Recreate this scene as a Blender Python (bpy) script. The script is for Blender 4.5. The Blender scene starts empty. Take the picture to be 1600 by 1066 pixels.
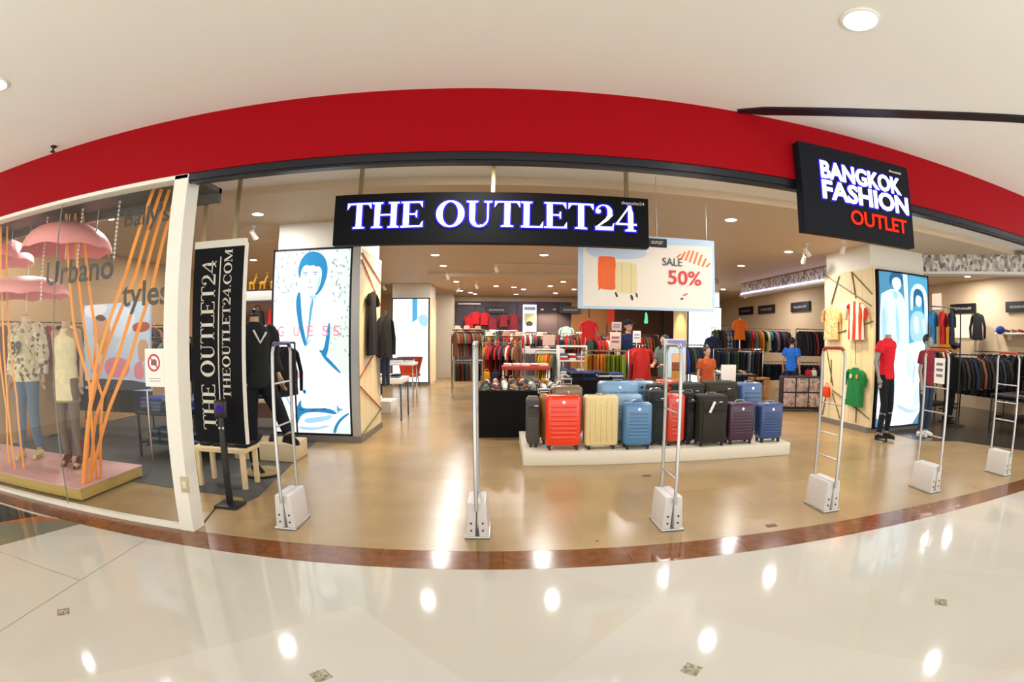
import bpy, bmesh, math, random
from mathutils import Matrix, Vector
PI = math.pi
SC = bpy.context.scene
COL = SC.collection

# ------------------------------------------------------------------ camera (full-frame fisheye lens)
F_PX, CX, CY, EYE = 791.7, 866.1, 568.8, 1.55
def _rot(y, p, r):
    return (Matrix.Rotation(y, 3, 'Y') @ Matrix.Rotation(p, 3, 'X') @ Matrix.Rotation(r, 3, 'Z'))
W = Matrix(((1, 0, 0), (0, 0, -1), (0, 1, 0))) @ _rot(math.radians(-5.967), math.radians(-2.794), math.radians(.527))
cd = bpy.data.cameras.new('camera'); cam = bpy.data.objects.new('camera', cd); COL.objects.link(cam)
cam.matrix_world = Matrix.Translation((0, 0, EYE)) @ W.to_4x4()
cd.type = 'PANO'; cd.sensor_width = 36; cd.sensor_fit = 'HORIZONTAL'
cd.panorama_type = 'FISHEYE_LENS_POLYNOMIAL'
for i, v in enumerate([0, -1 / (F_PX * 36 / 1600), 0, 0, 0]): setattr(cd, 'fisheye_polynomial_k%d' % i, v)
cd.fisheye_fov = math.radians(180)
cd.shift_x = -(CX - 800) / 1600; cd.shift_y = (CY - 533) / 1066
SC.camera = cam
def ray(px, py):
    dx, dy = (px - CX) / F_PX, (py - CY) / F_PX
    r = math.hypot(dx, dy)
    return W @ Vector((dx / r * math.sin(r), -dy / r * math.sin(r), -math.cos(r)))
def at(px, py, y):            # the place seen at a pixel, on the upright plane y metres ahead
    d = ray(px, py); return Vector((0, 0, EYE)) + d * (y / d.y)
def atx(px, py, x):
    d = ray(px, py); return Vector((0, 0, EYE)) + d * (x / d.x)
def atz(px, py, z=0.0):
    d = ray(px, py); return Vector((0, 0, EYE)) + d * ((z - EYE) / d.z)

# ------------------------------------------------------------------ world, lights, exposure
wd = bpy.data.worlds.new('world'); SC.world = wd; wd.use_nodes = True
_bg = wd.node_tree.nodes['Background']; _tc = wd.node_tree.nodes.new('ShaderNodeTexCoord'); _sx = wd.node_tree.nodes.new('ShaderNodeSeparateXYZ')
_mr = wd.node_tree.nodes.new('ShaderNodeMapRange'); _mr.inputs[1].default_value = -1; _mr.inputs[2].default_value = .4
_mx = wd.node_tree.nodes.new('ShaderNodeMix'); _mx.data_type = 'RGBA'; _mx.inputs[6].default_value = (.97, .86, .70, 1); _mx.inputs[7].default_value = (.98, .98, 1.0, 1)
wd.node_tree.links.new(_tc.outputs['Generated'], _sx.inputs[0]); wd.node_tree.links.new(_sx.outputs[0], _mr.inputs[0])
wd.node_tree.links.new(_mr.outputs[0], _mx.inputs[0]); wd.node_tree.links.new(_mx.outputs[2], _bg.inputs[0])
_bg.inputs[1].default_value = 2.0  # raised world light, an invented bright atrium behind the viewer
SC.view_settings.view_transform = 'Standard'
try: SC.view_settings.look = 'None'
except Exception: pass
SC.view_settings.exposure = 0.45; SC.view_settings.gamma = 1.0; SC.view_settings.use_curve_mapping = False
try:
    SC.cycles.use_denoising = True
    SC.cycles.max_bounces = 8; SC.cycles.diffuse_bounces = 4; SC.cycles.glossy_bounces = 4
    SC.cycles.transparent_max_bounces = 16; SC.cycles.sample_clamp_indirect = 6
except Exception: pass
POW_MALL, POW_SHOP, POW_SPOT = 5, 28, 30

# ------------------------------------------------------------------ materials
def lin(h):
    h = h.lstrip('#'); o = []
    for i in (0, 2, 4):
        c = int(h[i:i + 2], 16) / 255
        o.append(c / 12.92 if c <= .04045 else ((c + .055) / 1.055) ** 2.4)
    return tuple(o)
MT = {}
def mat(name, hexc=None, rough=.6, metal=0.0, emit=0.0, noise=.10, scale=30, spec=.5, bump=0.0, coat=0.0, weave=0):
    if name in MT: return MT[name]
    m = bpy.data.materials.new(name); m.use_nodes = True; nt = m.node_tree; N = nt.nodes; L = nt.links
    b = N['Principled BSDF']; c = lin(hexc)
    b.inputs['Roughness'].default_value = rough; b.inputs['Metallic'].default_value = metal
    b.inputs['Specular IOR Level'].default_value = spec
    b.inputs['Coat Weight'].default_value = coat; b.inputs['Coat Roughness'].default_value = .08
    if emit:
        b.inputs['Emission Color'].default_value = (*c, 1); b.inputs['Emission Strength'].default_value = emit
        b.inputs['Base Color'].default_value = (*[x * .3 for x in c], 1); b.inputs['Specular IOR Level'].default_value = .1
    else:
        tc = N.new('ShaderNodeTexCoord'); no = N.new('ShaderNodeTexNoise'); no.inputs['Scale'].default_value = scale
        no.inputs['Detail'].default_value = 3; L.new(tc.outputs['Object'], no.inputs['Vector'])
        mx = N.new('ShaderNodeMix'); mx.data_type = 'RGBA'
        mx.inputs[6].default_value = (*[x * (1 - noise) for x in c], 1)
        mx.inputs[7].default_value = (*[min(1, x * (1 + noise)) for x in c], 1)
        L.new(no.outputs['Fac'], mx.inputs[0]); L.new(mx.outputs[2], b.inputs['Base Color'])
        if bump or weave:
            src = no
            if weave:
                src = N.new('ShaderNodeTexNoise'); src.inputs['Scale'].default_value = weave; L.new(tc.outputs['Object'], src.inputs['Vector'])
            bp = N.new('ShaderNodeBump'); bp.inputs['Strength'].default_value = bump or .25; bp.inputs['Distance'].default_value = .004
            L.new(src.outputs['Fac'], bp.inputs['Height']); L.new(bp.outputs['Normal'], b.inputs['Normal'])
    MT[name] = m; return m
def cloth(hexc): return mat('fabric_' + hexc.strip('#'), hexc, rough=.85, noise=.22, scale=14, spec=.25, weave=300)

def tilemat(name, c1, c2, w, h, rough, joint, jw=.004, off=0.0, rot=0.0, var=.06, cloud=1.2, coat=0.0):
    m = bpy.data.materials.new(name); m.use_nodes = True; nt = m.node_tree; N = nt.nodes; L = nt.links
    b = N['Principled BSDF']; b.inputs['Roughness'].default_value = rough; b.inputs['Coat Weight'].default_value = coat
    b.inputs['Coat Roughness'].default_value = .03
    tc = N.new('ShaderNodeTexCoord'); mp = N.new('ShaderNodeMapping'); mp.inputs['Rotation'].default_value[2] = rot
    L.new(tc.outputs['Object'], mp.inputs['Vector'])
    br = N.new('ShaderNodeTexBrick'); br.offset = off; br.squash = 1
    br.inputs['Color1'].default_value = (*lin(c1), 1); br.inputs['Color2'].default_value = (*lin(c2), 1)
    br.inputs['Mortar'].default_value = (*lin(joint), 1); br.inputs['Scale'].default_value = 1
    br.inputs['Mortar Size'].default_value = jw; br.inputs['Brick Width'].default_value = w; br.inputs['Row Height'].default_value = h
    L.new(mp.outputs['Vector'], br.inputs['Vector'])
    no = N.new('ShaderNodeTexNoise'); no.inputs['Scale'].default_value = cloud; no.inputs['Detail'].default_value = 6
    L.new(tc.outputs['Object'], no.inputs['Vector'])
    mr = N.new('ShaderNodeMapRange'); mr.inputs[1].default_value = .3; mr.inputs[2].default_value = .7
    mr.inputs[3].default_value = 1 - var; mr.inputs[4].default_value = 1 + var
    L.new(no.outputs['Fac'], mr.inputs[0])
    mx = N.new('ShaderNodeMix'); mx.data_type = 'RGBA'; mx.blend_type = 'MULTIPLY'; mx.inputs[0].default_value = 1
    cb = N.new('ShaderNodeCombineColor')
    for i in range(3): L.new(mr.outputs[0], cb.inputs[i])
    L.new(br.outputs['Color'], mx.inputs[6]); L.new(cb.outputs[0], mx.inputs[7]); L.new(mx.outputs[2], b.inputs['Base Color'])
    MT[name] = m; return m
def speckle(name, cols, scale, rough=.6, emit=0.0, aspect=(1, 1, 1)):
    m = bpy.data.materials.new(name); m.use_nodes = True; nt = m.node_tree; N = nt.nodes; L = nt.links
    b = N['Principled BSDF']; b.inputs['Roughness'].default_value = rough
    tc = N.new('ShaderNodeTexCoord'); mp = N.new('ShaderNodeMapping'); mp.inputs['Scale'].default_value = aspect
    L.new(tc.outputs['Object'], mp.inputs['Vector'])
    v = N.new('ShaderNodeTexVoronoi'); v.inputs['Scale'].default_value = scale; L.new(mp.outputs['Vector'], v.inputs['Vector'])
    s = N.new('ShaderNodeSeparateColor'); L.new(v.outputs['Color'], s.inputs[0])
    r = N.new('ShaderNodeValToRGB'); r.color_ramp.interpolation = 'CONSTANT'
    els = r.color_ramp.elements
    for i, c in enumerate(cols):
        e = els[i] if i < 2 else els.new(i / len(cols))
        e.position = i / len(cols); e.color = (*lin(c), 1)
    L.new(s.outputs[0], r.inputs[0]); L.new(r.outputs[0], b.inputs['Base Color'])
    if emit: L.new(r.outputs[0], b.inputs['Emission Color']); b.inputs['Emission Strength'].default_value = emit
    MT[name] = m; return m
def stripes(name, c1, c2, freq, axis=0, duty=.5):
    m = bpy.data.materials.new(name); m.use_nodes = True; nt = m.node_tree; N = nt.nodes; L = nt.links
    b = N['Principled BSDF']; b.inputs['Roughness'].default_value = .8
    tc = N.new('ShaderNodeTexCoord'); sp = N.new('ShaderNodeSeparateXYZ'); L.new(tc.outputs['Object'], sp.inputs[0])
    a = N.new('ShaderNodeMath'); a.operation = 'MULTIPLY_ADD'; a.inputs[1].default_value = freq; a.inputs[2].default_value = 100.25; L.new(sp.outputs[axis], a.inputs[0])
    f = N.new('ShaderNodeMath'); f.operation = 'FRACT'; L.new(a.outputs[0], f.inputs[0])
    g = N.new('ShaderNodeMath'); g.operation = 'GREATER_THAN'; g.inputs[1].default_value = duty; L.new(f.outputs[0], g.inputs[0])
    mx = N.new('ShaderNodeMix'); mx.data_type = 'RGBA'; mx.inputs[6].default_value = (*lin(c1), 1); mx.inputs[7].default_value = (*lin(c2), 1)
    L.new(g.outputs[0], mx.inputs[0]); L.new(mx.outputs[2], b.inputs['Base Color'])
    MT[name] = m; return m
def glassmat(name, tint=(1, 1, 1), refl=.10):
    m = bpy.data.materials.new(name); m.use_nodes = True; nt = m.node_tree; N = nt.nodes; L = nt.links
    N.clear(); o = N.new('ShaderNodeOutputMaterial'); t = N.new('ShaderNodeBsdfTransparent'); t.inputs[0].default_value = (*tint, 1)
    g = N.new('ShaderNodeBsdfGlossy'); g.inputs['Roughness'].default_value = .01
    fr = N.new('ShaderNodeLayerWeight'); fr.inputs[0].default_value = .5
    pw = N.new('ShaderNodeMath'); pw.operation = 'POWER'; pw.inputs[1].default_value = 4; L.new(fr.outputs['Facing'], pw.inputs[0]); fr = pw
    mu = N.new('ShaderNodeMath'); mu.operation = 'MULTIPLY_ADD'; mu.inputs[1].default_value = .5; mu.inputs[2].default_value = refl
    mx = N.new('ShaderNodeMixShader'); L.new(fr.outputs[0], mu.inputs[0]); L.new(mu.outputs[0], mx.inputs[0])
    L.new(t.outputs[0], mx.inputs[1]); L.new(g.outputs[0], mx.inputs[2]); L.new(mx.outputs[0], o.inputs[0])
    MT[name] = m; return m

WHITE = mat('white_paint', '#e8e6e0', rough=.5, noise=.02)
CREAM = mat('cream_paint', '#e2dfd2', rough=.55, noise=.02)
CEIL = mat('ceiling_paint', '#e6e5de', rough=.7, noise=.015, scale=2)
CEIL3 = mat('front_ceiling_paint', '#e6e4dc', rough=.6, noise=.01)
CEIL2 = mat('shop_ceiling_paint', '#cdb99c', rough=.6, noise=.015, scale=2)
RED = mat('red_fascia_paint', '#920511', rough=.55, noise=.03, spec=.08)
BLACK = mat('black_satin', '#131417', rough=.45, noise=.1)
DARKMETAL = mat('dark_metal', '#26262c', rough=.35, metal=.6)
CHROME = mat('chrome', '#d2d4d6', rough=.16, metal=1.0, noise=.02)
BRASS = mat('brushed_brass', '#9c8d6c', rough=.35, metal=.8)
ALU = mat('silver_metal', '#b9bbbb', rough=.35, metal=.85, noise=.03)
PLASTW = mat('pale_grey_plastic', '#cfcbc8', rough=.35, noise=.03)
WOOD = mat('pale_wood', '#dcc69a', rough=.5, noise=.10, scale=6)
WOODO = mat('orange_wood', '#c47a30', rough=.5, noise=.15, scale=8)
WOODB = mat('brown_wood', '#6b4630', rough=.5, noise=.2, scale=8)
PAPER = mat('paper_white', '#e9e4dc', rough=.7, noise=.02)
INK = mat('ink_dark', '#33333a', rough=.6)
SKIN = mat('warm_skin', '#c79673', rough=.5, noise=.05)
MANN = mat('mannequin_tan', '#b99672', rough=.4, noise=.04)
MANNG = mat('mannequin_grey', '#8c8782', rough=.35, noise=.04)
HAIR = mat('black_hair', '#17120f', rough=.45, noise=.3, scale=60)
LAMP = mat('lamp_glow', '#fff4ff', emit=14)
LAMPBIG = mat('lamp_glow_large', '#ffffff', emit=3)
LETW = mat('lit_letter_white', '#eef0ff', emit=2.2)
LETHALO = mat('lit_letter_edge_blue', '#2a22d8', emit=.9)
LETR = mat('lit_letter_red', '#ff2a12', emit=1.0)

# ------------------------------------------------------------------ mesh helpers
def nb(): return bmesh.new()
def _mi(faces, mi):
    for f in faces: f.material_index = mi
def box(b, c, s, rz=0, rx=0, ry=0, bev=0, seg=2, mi=0, M=None):
    t = bmesh.new(); bmesh.ops.create_cube(t, size=1)
    for v in t.verts: v.co = Vector((v.co.x * s[0], v.co.y * s[1], v.co.z * s[2]))
    if bev: bmesh.ops.bevel(t, geom=t.edges[:], offset=bev, segments=seg, profile=.5, affect='EDGES', clamp_overlap=True)
    mm = Matrix.Translation(c) @ Matrix.Rotation(rz, 4, 'Z') @ Matrix.Rotation(rx, 4, 'X') @ Matrix.Rotation(ry, 4, 'Y')
    if M: mm = M @ mm
    merge(b, t, mm, mi)
def merge(b, t, mm=None, mi=0):
    vs = [b.verts.new(mm @ v.co if mm else v.co) for v in t.verts]
    t.verts.index_update()
    for f in t.faces:
        try: nf = b.faces.new([vs[v.index] for v in f.verts]); nf.material_index = mi
        except ValueError: pass
    t.free()
def b2(b, x0, x1, y0, y1, z0, z1, bev=0, mi=0, seg=2):
    box(b, ((x0 + x1) / 2, (y0 + y1) / 2, (z0 + z1) / 2), (abs(x1 - x0), abs(y1 - y0), abs(z1 - z0)), bev=bev, mi=mi, seg=seg)
def loft(b, rings, cap=True, closed=True, mi=0):
    R = [[b.verts.new(p) for p in r] for r in rings]
    n = len(R[0]); fs = []
    for i in range(len(R) - 1):
        for j in range(n if closed else n - 1):
            k = (j + 1) % n
            fs.append(b.faces.new((R[i][j], R[i][k], R[i + 1][k], R[i + 1][j])))
    if cap:
        fs.append(b.faces.new(R[0][::-1])); fs.append(b.faces.new(R[-1]))
    _mi(fs, mi)
def tube(b, pts, r, n=8, cap=True, mi=0, sq=1.0):
    pts = [Vector(p) for p in pts]; rs = r if isinstance(r, (list, tuple)) else [r] * len(pts)
    up = None; rings = []
    for i, p in enumerate(pts):
        if i == 0: t = pts[1] - p
        elif i == len(pts) - 1: t = p - pts[i - 1]
        else: t = (pts[i + 1] - p).normalized() + (p - pts[i - 1]).normalized()
        t.normalize()
        if up is None:
            up = Vector((0, 0, 1)) if abs(t.z) < .9 else Vector((0, 1, 0))
        a = t.cross(up).normalized(); up = a.cross(t).normalized()
        rings.append([p + a * (math.cos(2 * PI * k / n) * rs[i]) + up * (math.sin(2 * PI * k / n) * rs[i] * sq) for k in range(n)])
    loft(b, rings, cap, mi=mi)
def cyl(b, p0, p1, r0, r1=None, n=16, mi=0): tube(b, [p0, p1], [r0, r0 if r1 is None else r1], n, mi=mi)
def lathe(b, prof, c=(0, 0, 0), n=24, mi=0, cap=True):
    c = Vector(c); loft(b, [[c + Vector((r * math.cos(2 * PI * k / n), r * math.sin(2 * PI * k / n), z)) for k in range(n)] for r, z in prof], cap, mi=mi)
def ball(b, c, r, n=12, m=8, mi=0, M=None):
    if not isinstance(r, (tuple, list)): r = (r, r, r)
    t = bmesh.new(); bmesh.ops.create_uvsphere(t, u_segments=n, v_segments=m, radius=1)
    mm = Matrix.Translation(c) @ (M or Matrix.Identity(4)) @ Matrix.Diagonal((r[0], r[1], r[2], 1))
    merge(b, t, mm, mi)
def prism(b, pts, o, u, v, w, th, mi=0):
    """outline pts (2D) on plane o + a*u + b*v, thickness th along w"""
    o, u, v, w = Vector(o), Vector(u), Vector(v), Vector(w)
    A = [o + u * p[0] + v * p[1] for p in pts]
    lo = [b.verts.new(p) for p in A]; hi = [b.verts.new(p + w * th) for p in A]
    fs = [b.faces.new(lo), b.faces.new(hi[::-1])]
    n = len(A)
    for i in range(n): fs.append(b.faces.new((lo[i], hi[i], hi[(i + 1) % n], lo[(i + 1) % n])))
    _mi(fs, mi)
def quad(b, ps, mi=0):
    f = b.faces.new([b.verts.new(p) for p in ps]); f.material_index = mi
def obj(name, b, ms, parent=None, smooth=True, ang=40, loc=None, rz=0):
    bmesh.ops.recalc_face_normals(b, faces=b.faces[:])
    me = bpy.data.meshes.new(name); b.to_mesh(me); b.free()
    for m in (ms if isinstance(ms, (list, tuple)) else [ms]): me.materials.append(m)
    if smooth:
        for p in me.polygons: p.use_smooth = True
        try: me.set_sharp_from_angle(angle=math.radians(ang))
        except Exception: pass
    o = bpy.data.objects.new(name, me); COL.objects.link(o)
    if parent: o.parent = parent
    if loc is not None: o.location = loc
    if rz: o.rotation_euler.z = rz
    return o
def tag(o, label, cat, group=None, kind=None):
    o['label'] = label; o['category'] = cat
    if group: o['group'] = group
    if kind: o['kind'] = kind
    return o
def thing(name, label, cat, loc=(0, 0, 0), rz=0, group=None):
    o = bpy.data.objects.new(name, None); COL.objects.link(o); o.empty_display_size = .1
    o.location = loc; o.rotation_euler = (0, 0, rz)
    return tag(o, label, cat, group)
def struct(name, b, m, label, cat, smooth=False, parent=None):
    o = obj(name, b, m, parent, smooth=smooth)
    if not parent: tag(o, label, cat, kind='structure')
    return o
def dup(o, loc=None, rz=None, label=None, group=None, parent=None, ms=None):
    c = o.copy(); COL.objects.link(c); c.parent = parent
    if loc is not None: c.location = loc
    if rz is not None: c.rotation_euler = (0, 0, rz)
    if label: c['label'] = label
    if group: c['group'] = group
    if ms and o.type == 'MESH': setm(c, ms)
    for ch in list(o.children):
        k = dup(ch, parent=c)
        if ms and ch.get('recolour'): setm(k, ms)
    return c
def setm(o, m):
    s = o.material_slots[0]; s.link = 'OBJECT'; s.material = m
def applymods(o):
    bpy.context.view_layer.update()
    dg = bpy.context.evaluated_depsgraph_get()
    me = bpy.data.meshes.new_from_object(o.evaluated_get(dg))
    for m in o.data.materials:
        if m and not any(x == m for x in me.materials): me.materials.append(m)
    o.modifiers.clear(); o.data = me
    for p in me.polygons: p.use_smooth = True
    return o
def remesh(o, vox=.012, it=4):
    r = o.modifiers.new('r', 'REMESH'); r.mode = 'VOXEL'; r.voxel_size = vox; r.use_smooth_shade = True
    s = o.modifiers.new('s', 'SMOOTH'); s.iterations = it; s.factor = .5
    return applymods(o)
def text(s, w, h, parent, m, o, u=(1, 0, 0), v=(0, 0, 1), depth=.004, name='lettering', bold=0.0, align='L', hm=None):
    """built-in font text fitted into w x h, origin o = its lower-left corner, facing -y by default"""
    cu = bpy.data.curves.new('t', 'FONT'); cu.body = s; cu.size = 1; cu.extrude = .01; cu.offset = bold; cu.resolution_u = 3
    t = bpy.data.objects.new('t', cu); COL.objects.link(t); bpy.context.view_layer.update()
    me = bpy.data.meshes.new_from_object(t.evaluated_get(bpy.context.evaluated_depsgraph_get()))
    bpy.data.objects.remove(t); bpy.data.curves.remove(cu)
    xs = [p.co.x for p in me.vertices]; ys = [p.co.y for p in me.vertices]
    x0, x1, y0, y1 = min(xs), max(xs), min(ys), max(ys)
    u, v, o = Vector(u).normalized(), Vector(v).normalized(), Vector(o); n = u.cross(v)
    for p in me.vertices:
        a = (p.co.x - x0) / (x1 - x0) * w; c = (p.co.y - y0) / (y1 - y0) * h
        p.co = o + u * a + v * c + n * (depth if p.co.z > 0 else 0)
    me.materials.clear(); me.materials.append(m); me.name = name
    ob = bpy.data.objects.new(name, me); COL.objects.link(ob); ob.parent = parent
    return ob
# ---- serif capitals built from strokes (cap height 1)
def arc(cx, cy, rx, ry, a0, a1, n=18): return [(cx + rx * math.cos(math.radians(a0 + (a1 - a0) * i / n)), cy + ry * math.sin(math.radians(a0 + (a1 - a0) * i / n))) for i in range(n + 1)]
def R_(x0, y0, x1, y1): return [(x0, y0), (x1, y0), (x1, y1), (x0, y1)]
def stroke(pts, ws):
    out = []
    for i in range(len(pts) - 1):
        (x0, y0), (x1, y1) = pts[i], pts[i + 1]
        def nrm(k):
            a = pts[max(0, k - 1)]; c = pts[min(len(pts) - 1, k + 1)]
            dx, dy = c[0] - a[0], c[1] - a[1]; l = math.hypot(dx, dy) or 1; return -dy / l, dx / l
        n0, n1 = nrm(i), nrm(i + 1); w0, w1 = ws[i] / 2, ws[i + 1] / 2
        out.append([(x0 - n0[0] * w0, y0 - n0[1] * w0), (x1 - n1[0] * w1, y1 - n1[1] * w1), (x1 + n1[0] * w1, y1 + n1[1] * w1), (x0 + n0[0] * w0, y0 + n0[1] * w0)])
    return out
def serif(xc, y, w, up): h = .04 * up; return [[(xc - w / 2, y), (xc + w / 2, y), (xc + w / 2, y + h), (xc + w * .28, y + h * 1.7), (xc - w * .28, y + h * 1.7), (xc - w / 2, y + h)]]
def stem(xc, w=.17, sw=.34): return [R_(xc - w / 2, 0, xc + w / 2, 1)] + serif(xc, 0, sw, 1) + serif(xc, 1, sw, -1)
def beak(x, y, d, up): return [[(x, y), (x - d * .05, y), (x - d * .09, y + up * .06), (x, y + up * .24)]]
def ringpoly(cx, cy, rx, ry, ix, iy, a0=0, a1=360, n=28):
    o = arc(cx, cy, rx, ry, a0, a1, n); i = arc(cx, cy, ix, iy, a0, a1, n)
    return [[o[k], o[k + 1], i[k + 1], i[k]] for k in range(n)]
G = {
 'T': (.80, [R_(.315, 0, .485, 1), R_(.02, .95, .78, 1)] + serif(.40, 0, .36, 1) + beak(.02, 1, -1, -1) + beak(.78, 1, 1, -1)),
 'H': (.92, stem(.19) + stem(.71) + [R_(.2, .48, .7, .525)]),
 'E': (.74, stem(.18)[:1] + [R_(.02, 0, .68, .05), R_(.02, .95, .66, 1), R_(.2, .485, .5, .53)] + beak(.70, 0, 1, 1) + beak(.68, 1, 1, -1) + [[(.5, .38), (.52, .38), (.52, .64), (.5, .64), (.46, .51)]]),
 'O': (.92, ringpoly(.46, .5, .43, .52, .24, .465)),
 'U': (.86, [R_(.12, .33, .285, 1), R_(.655, .33, .7, 1)] + serif(.2, 1, .34, -1) + serif(.68, 1, .24, -1) + ringpoly(.41, .34, .29, .36, .125, .29, 180, 300, 14) + ringpoly(.41, .34, .29, .36, .245, .30, 300, 360, 8)),
 'L': (.70, stem(.18)[:1] + serif(.18, 1, .34, -1) + [R_(.02, 0, .66, .05)] + beak(.68, 0, 1, 1)),
 '2': (.66, ringpoly(.31, .72, .26, .28, .12, .25, -20, 100, 14) + ringpoly(.31, .72, .26, .28, .2, .25, 100, 170, 8) + [arc(.13, .73, .08, .08, 0, 345, 12)] + stroke([(.53, .64), (.40, .42), (.18, .20), (.06, .08)], [.15, .10, .06, .05]) + [R_(.05, 0, .60, .13), [(.56, .1), (.60, .1), (.63, .27), (.60, .27)]]),
 '4': (.70, [R_(.42, 0, .57, .72), [(.42, .6), (.57, .7), (.50, 1.02), (.42, 1.02)], R_(.02, .24, .68, .30)] + stroke([(.46, 1.0), (.05, .27)], [.05, .05]) + serif(.49, 0, .34, 1)),
 'C': (.84, ringpoly(.45, .5, .42, .52, .23, .465, 60, 300, 24) + stroke(arc(.45, .5, .36, .49, 300, 325, 5), [.07] * 6) + stroke(arc(.45, .5, .36, .49, 35, 60, 5), [.07] * 6) + [R_(.74, .66, .78, 1)]),
 'M': (1.08, [R_(.12, 0, .16, 1), R_(.79, 0, .96, 1)] + serif(.14, 0, .24, 1) + serif(.87, 0, .34, 1) + [[(.04, 1), (.26, 1), (.56, .12), (.48, 0)], [(.48, 0), (.54, 0), (.86, 1), (.80, 1)], R_(.78, .96, 1.04, 1)]),
 '.': (.26, [arc(.13, .07, .075, .075, 0, 345, 12)]), ' ': (.34, []),
}
def seriftext(s, w, h, parent, m, o, u=(1, 0, 0), v=(0, 0, 1), depth=.004, name='letter', per=True, grow=0.0):
    tot = sum(G[c][0] for c in s); k = w / tot; o = Vector(o); u = Vector(u); v = Vector(v); n = u.cross(v); x = 0
    b = nb()
    for c in s:
        for poly in G[c][1]:
            if grow:
                cx = sum(p[0] for p in poly) / len(poly); cy = sum(p[1] for p in poly) / len(poly)
                poly = [(p[0] + grow * (1 if p[0] > cx else -1), p[1] + grow * (1 if p[1] > cy else -1)) for p in poly]
            prism(b, [((x + p[0]) * k, p[1] * h) for p in poly], o, u, v, n, depth)
        x += G[c][0]
        if per and c != ' ':
            ob = obj(name, b, m, parent, smooth=False); b = nb()
    if per: b.free(); return
    return obj(name, b, m, parent, smooth=False)

# ================================================================== THE SETTING
ZC, ZF = 3.35, 3.45           # shop ceiling, its front strip
M_FLOOR = tilemat('mall_floor_marble', '#cbc9c0', '#c5c2b6', 1.237, 1.237, .065, '#cfc3a8', jw=.002, rot=PI / 4, var=.03)
M_SHOPF = tilemat('shop_floor_tile', '#a98f66', '#a0865d', 1.2, .6, .24, '#9c8a68', jw=.003, off=.5, var=.10, cloud=1.6)
M_BROWN = tilemat('brown_granite', '#7a4a26', '#6b3e1e', .9, .9, .16, '#5a3018', jw=.003, var=.25, cloud=14)
M_DARKF = tilemat('dark_shop_floor', '#4a423c', '#40382f', .6, .6, .2, '#2c2621', jw=.003, var=.15, cloud=5)
M_DARKL = tilemat('dark_carpet', '#4b4c4a', '#464744', .5, .5, .6, '#3a3a38', jw=.003, var=.12, cloud=9)
b = nb(); b2(b, -9, 10, -2.2, 3.17, -.1, 0); struct('floor', b, M_FLOOR, 'glossy cream marble mall floor in front of the shop', 'floor')  # floor cut short behind the viewer so world light reaches the ceiling
b = nb(); b2(b, -14, 14, 3.17, 3.48, -.1, .001); struct('trim_1', b, M_BROWN, 'polished brown granite threshold strip along the shop front', 'floor strip')
b = nb(); b2(b, -8.2, 12.2, 3.48, 21.6, -.1, .002); struct('floor', b, M_SHOPF, 'tan tiled floor inside the shop', 'floor')
b = nb(); prism(b, [(7.95, 3.6), (12, 3.6), (12, 11.2), (7.9, 11.2), (7.9, 8.5), (6.9, 8.5), (6.72, 6.05), (7.4, 5.7), (7.85, 4.55)], (0, 0, .003), (1, 0, 0), (0, 1, 0), (0, 0, 1), .003)
struct('trim_2', b, M_DARKF, 'dark brown floor of the right-hand shop area', 'floor')
b = nb(); prism(b, [(-7.9, 4.7), (-2.62, 4.45), (-2.5, 4.3), (-2.45, 4.5), (-2.85, 7.3), (-3.5, 9.5), (-7.9, 9.5)], (0, 0, .003), (1, 0, 0), (0, 1, 0), (0, 0, 1), .003)
struct('trim_3', b, M_DARKL, 'dark grey floor behind the banner and beside the left pillar', 'floor')
# inlays of the mall floor
M_DIA = speckle('diamond_marble', ['#8f8b74', '#a39e86', '#7b7865', '#b3ad95'], 60, rough=.1)
k = 0
for xx in (-4.41, -2.66, -.88, .87, 2.6, 4.36, 6.1):
    for yy in (1.9, .15):
        k += 1; b = nb(); s = .062
        prism(b, [(-s, 0), (0, -s), (s, 0), (0, s)], (xx, yy, 0), (1, 0, 0), (0, 1, 0), (0, 0, 1), .0012)
        struct('trim_%d' % (3 + k), b, M_DIA, 'small grey-green diamond inlay in the cream marble floor', 'floor inlay')['group'] = 'diamond inlays of the mall floor'
M_JOINT = mat('floor_joint', '#9b9079', rough=.3)
b = nb(); b2(b, -2.882, -2.874, -2.2, 3.17, 0, .0008); b2(b, -9, -2.88, 2.30, 2.306, 0, .0008); b2(b, -3.94, -3.933, -2.2, 2.3, 0, .0008)
struct('trim_20', b, M_JOINT, 'thin joints between the marble slabs at the left of the mall floor', 'floor joint')
b = nb(); P3 = lambda x, y: (x, y)
prism(b, [(-4.0, 3.17), (-3.75, 3.17), (-4.1, 2.31), (-5.6, 1.6), (-6.2, 1.7), (-4.9, 2.5)], (0, 0, 0), (1, 0, 0), (0, 1, 0), (0, 0, 1), .001)
struct('trim_21', b, mat('green_marble', '#77765f', rough=.1, noise=.3), 'grey-green marble band in the mall floor at far left', 'floor inlay')
b = nb(); prism(b, [(-4.35, 3.12), (-4.0, 3.17), (-4.9, 2.5), (-6.2, 1.7), (-6.6, 1.9), (-5.6, 2.55)], (0, 0, 0), (1, 0, 0), (0, 1, 0), (0, 0, 1), .0014)
struct('trim_22', b, mat('orange_marble', '#a8602f', rough=.1, noise=.3), 'orange-brown marble band in the mall floor at far left', 'floor inlay')
b = nb(); prism(b, [(-4.35, 3.12), (-4.6, 2.75), (-5.4, 2.6), (-7.5, 2.6), (-7.5, 3.16)], (0, 0, 0), (1, 0, 0), (0, 1, 0), (0, 0, 1), .0018)
struct('trim_23', b, mat('black_marble', '#22201e', rough=.08, noise=.3), 'black marble wedge in the mall floor at far left', 'floor inlay')

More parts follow.
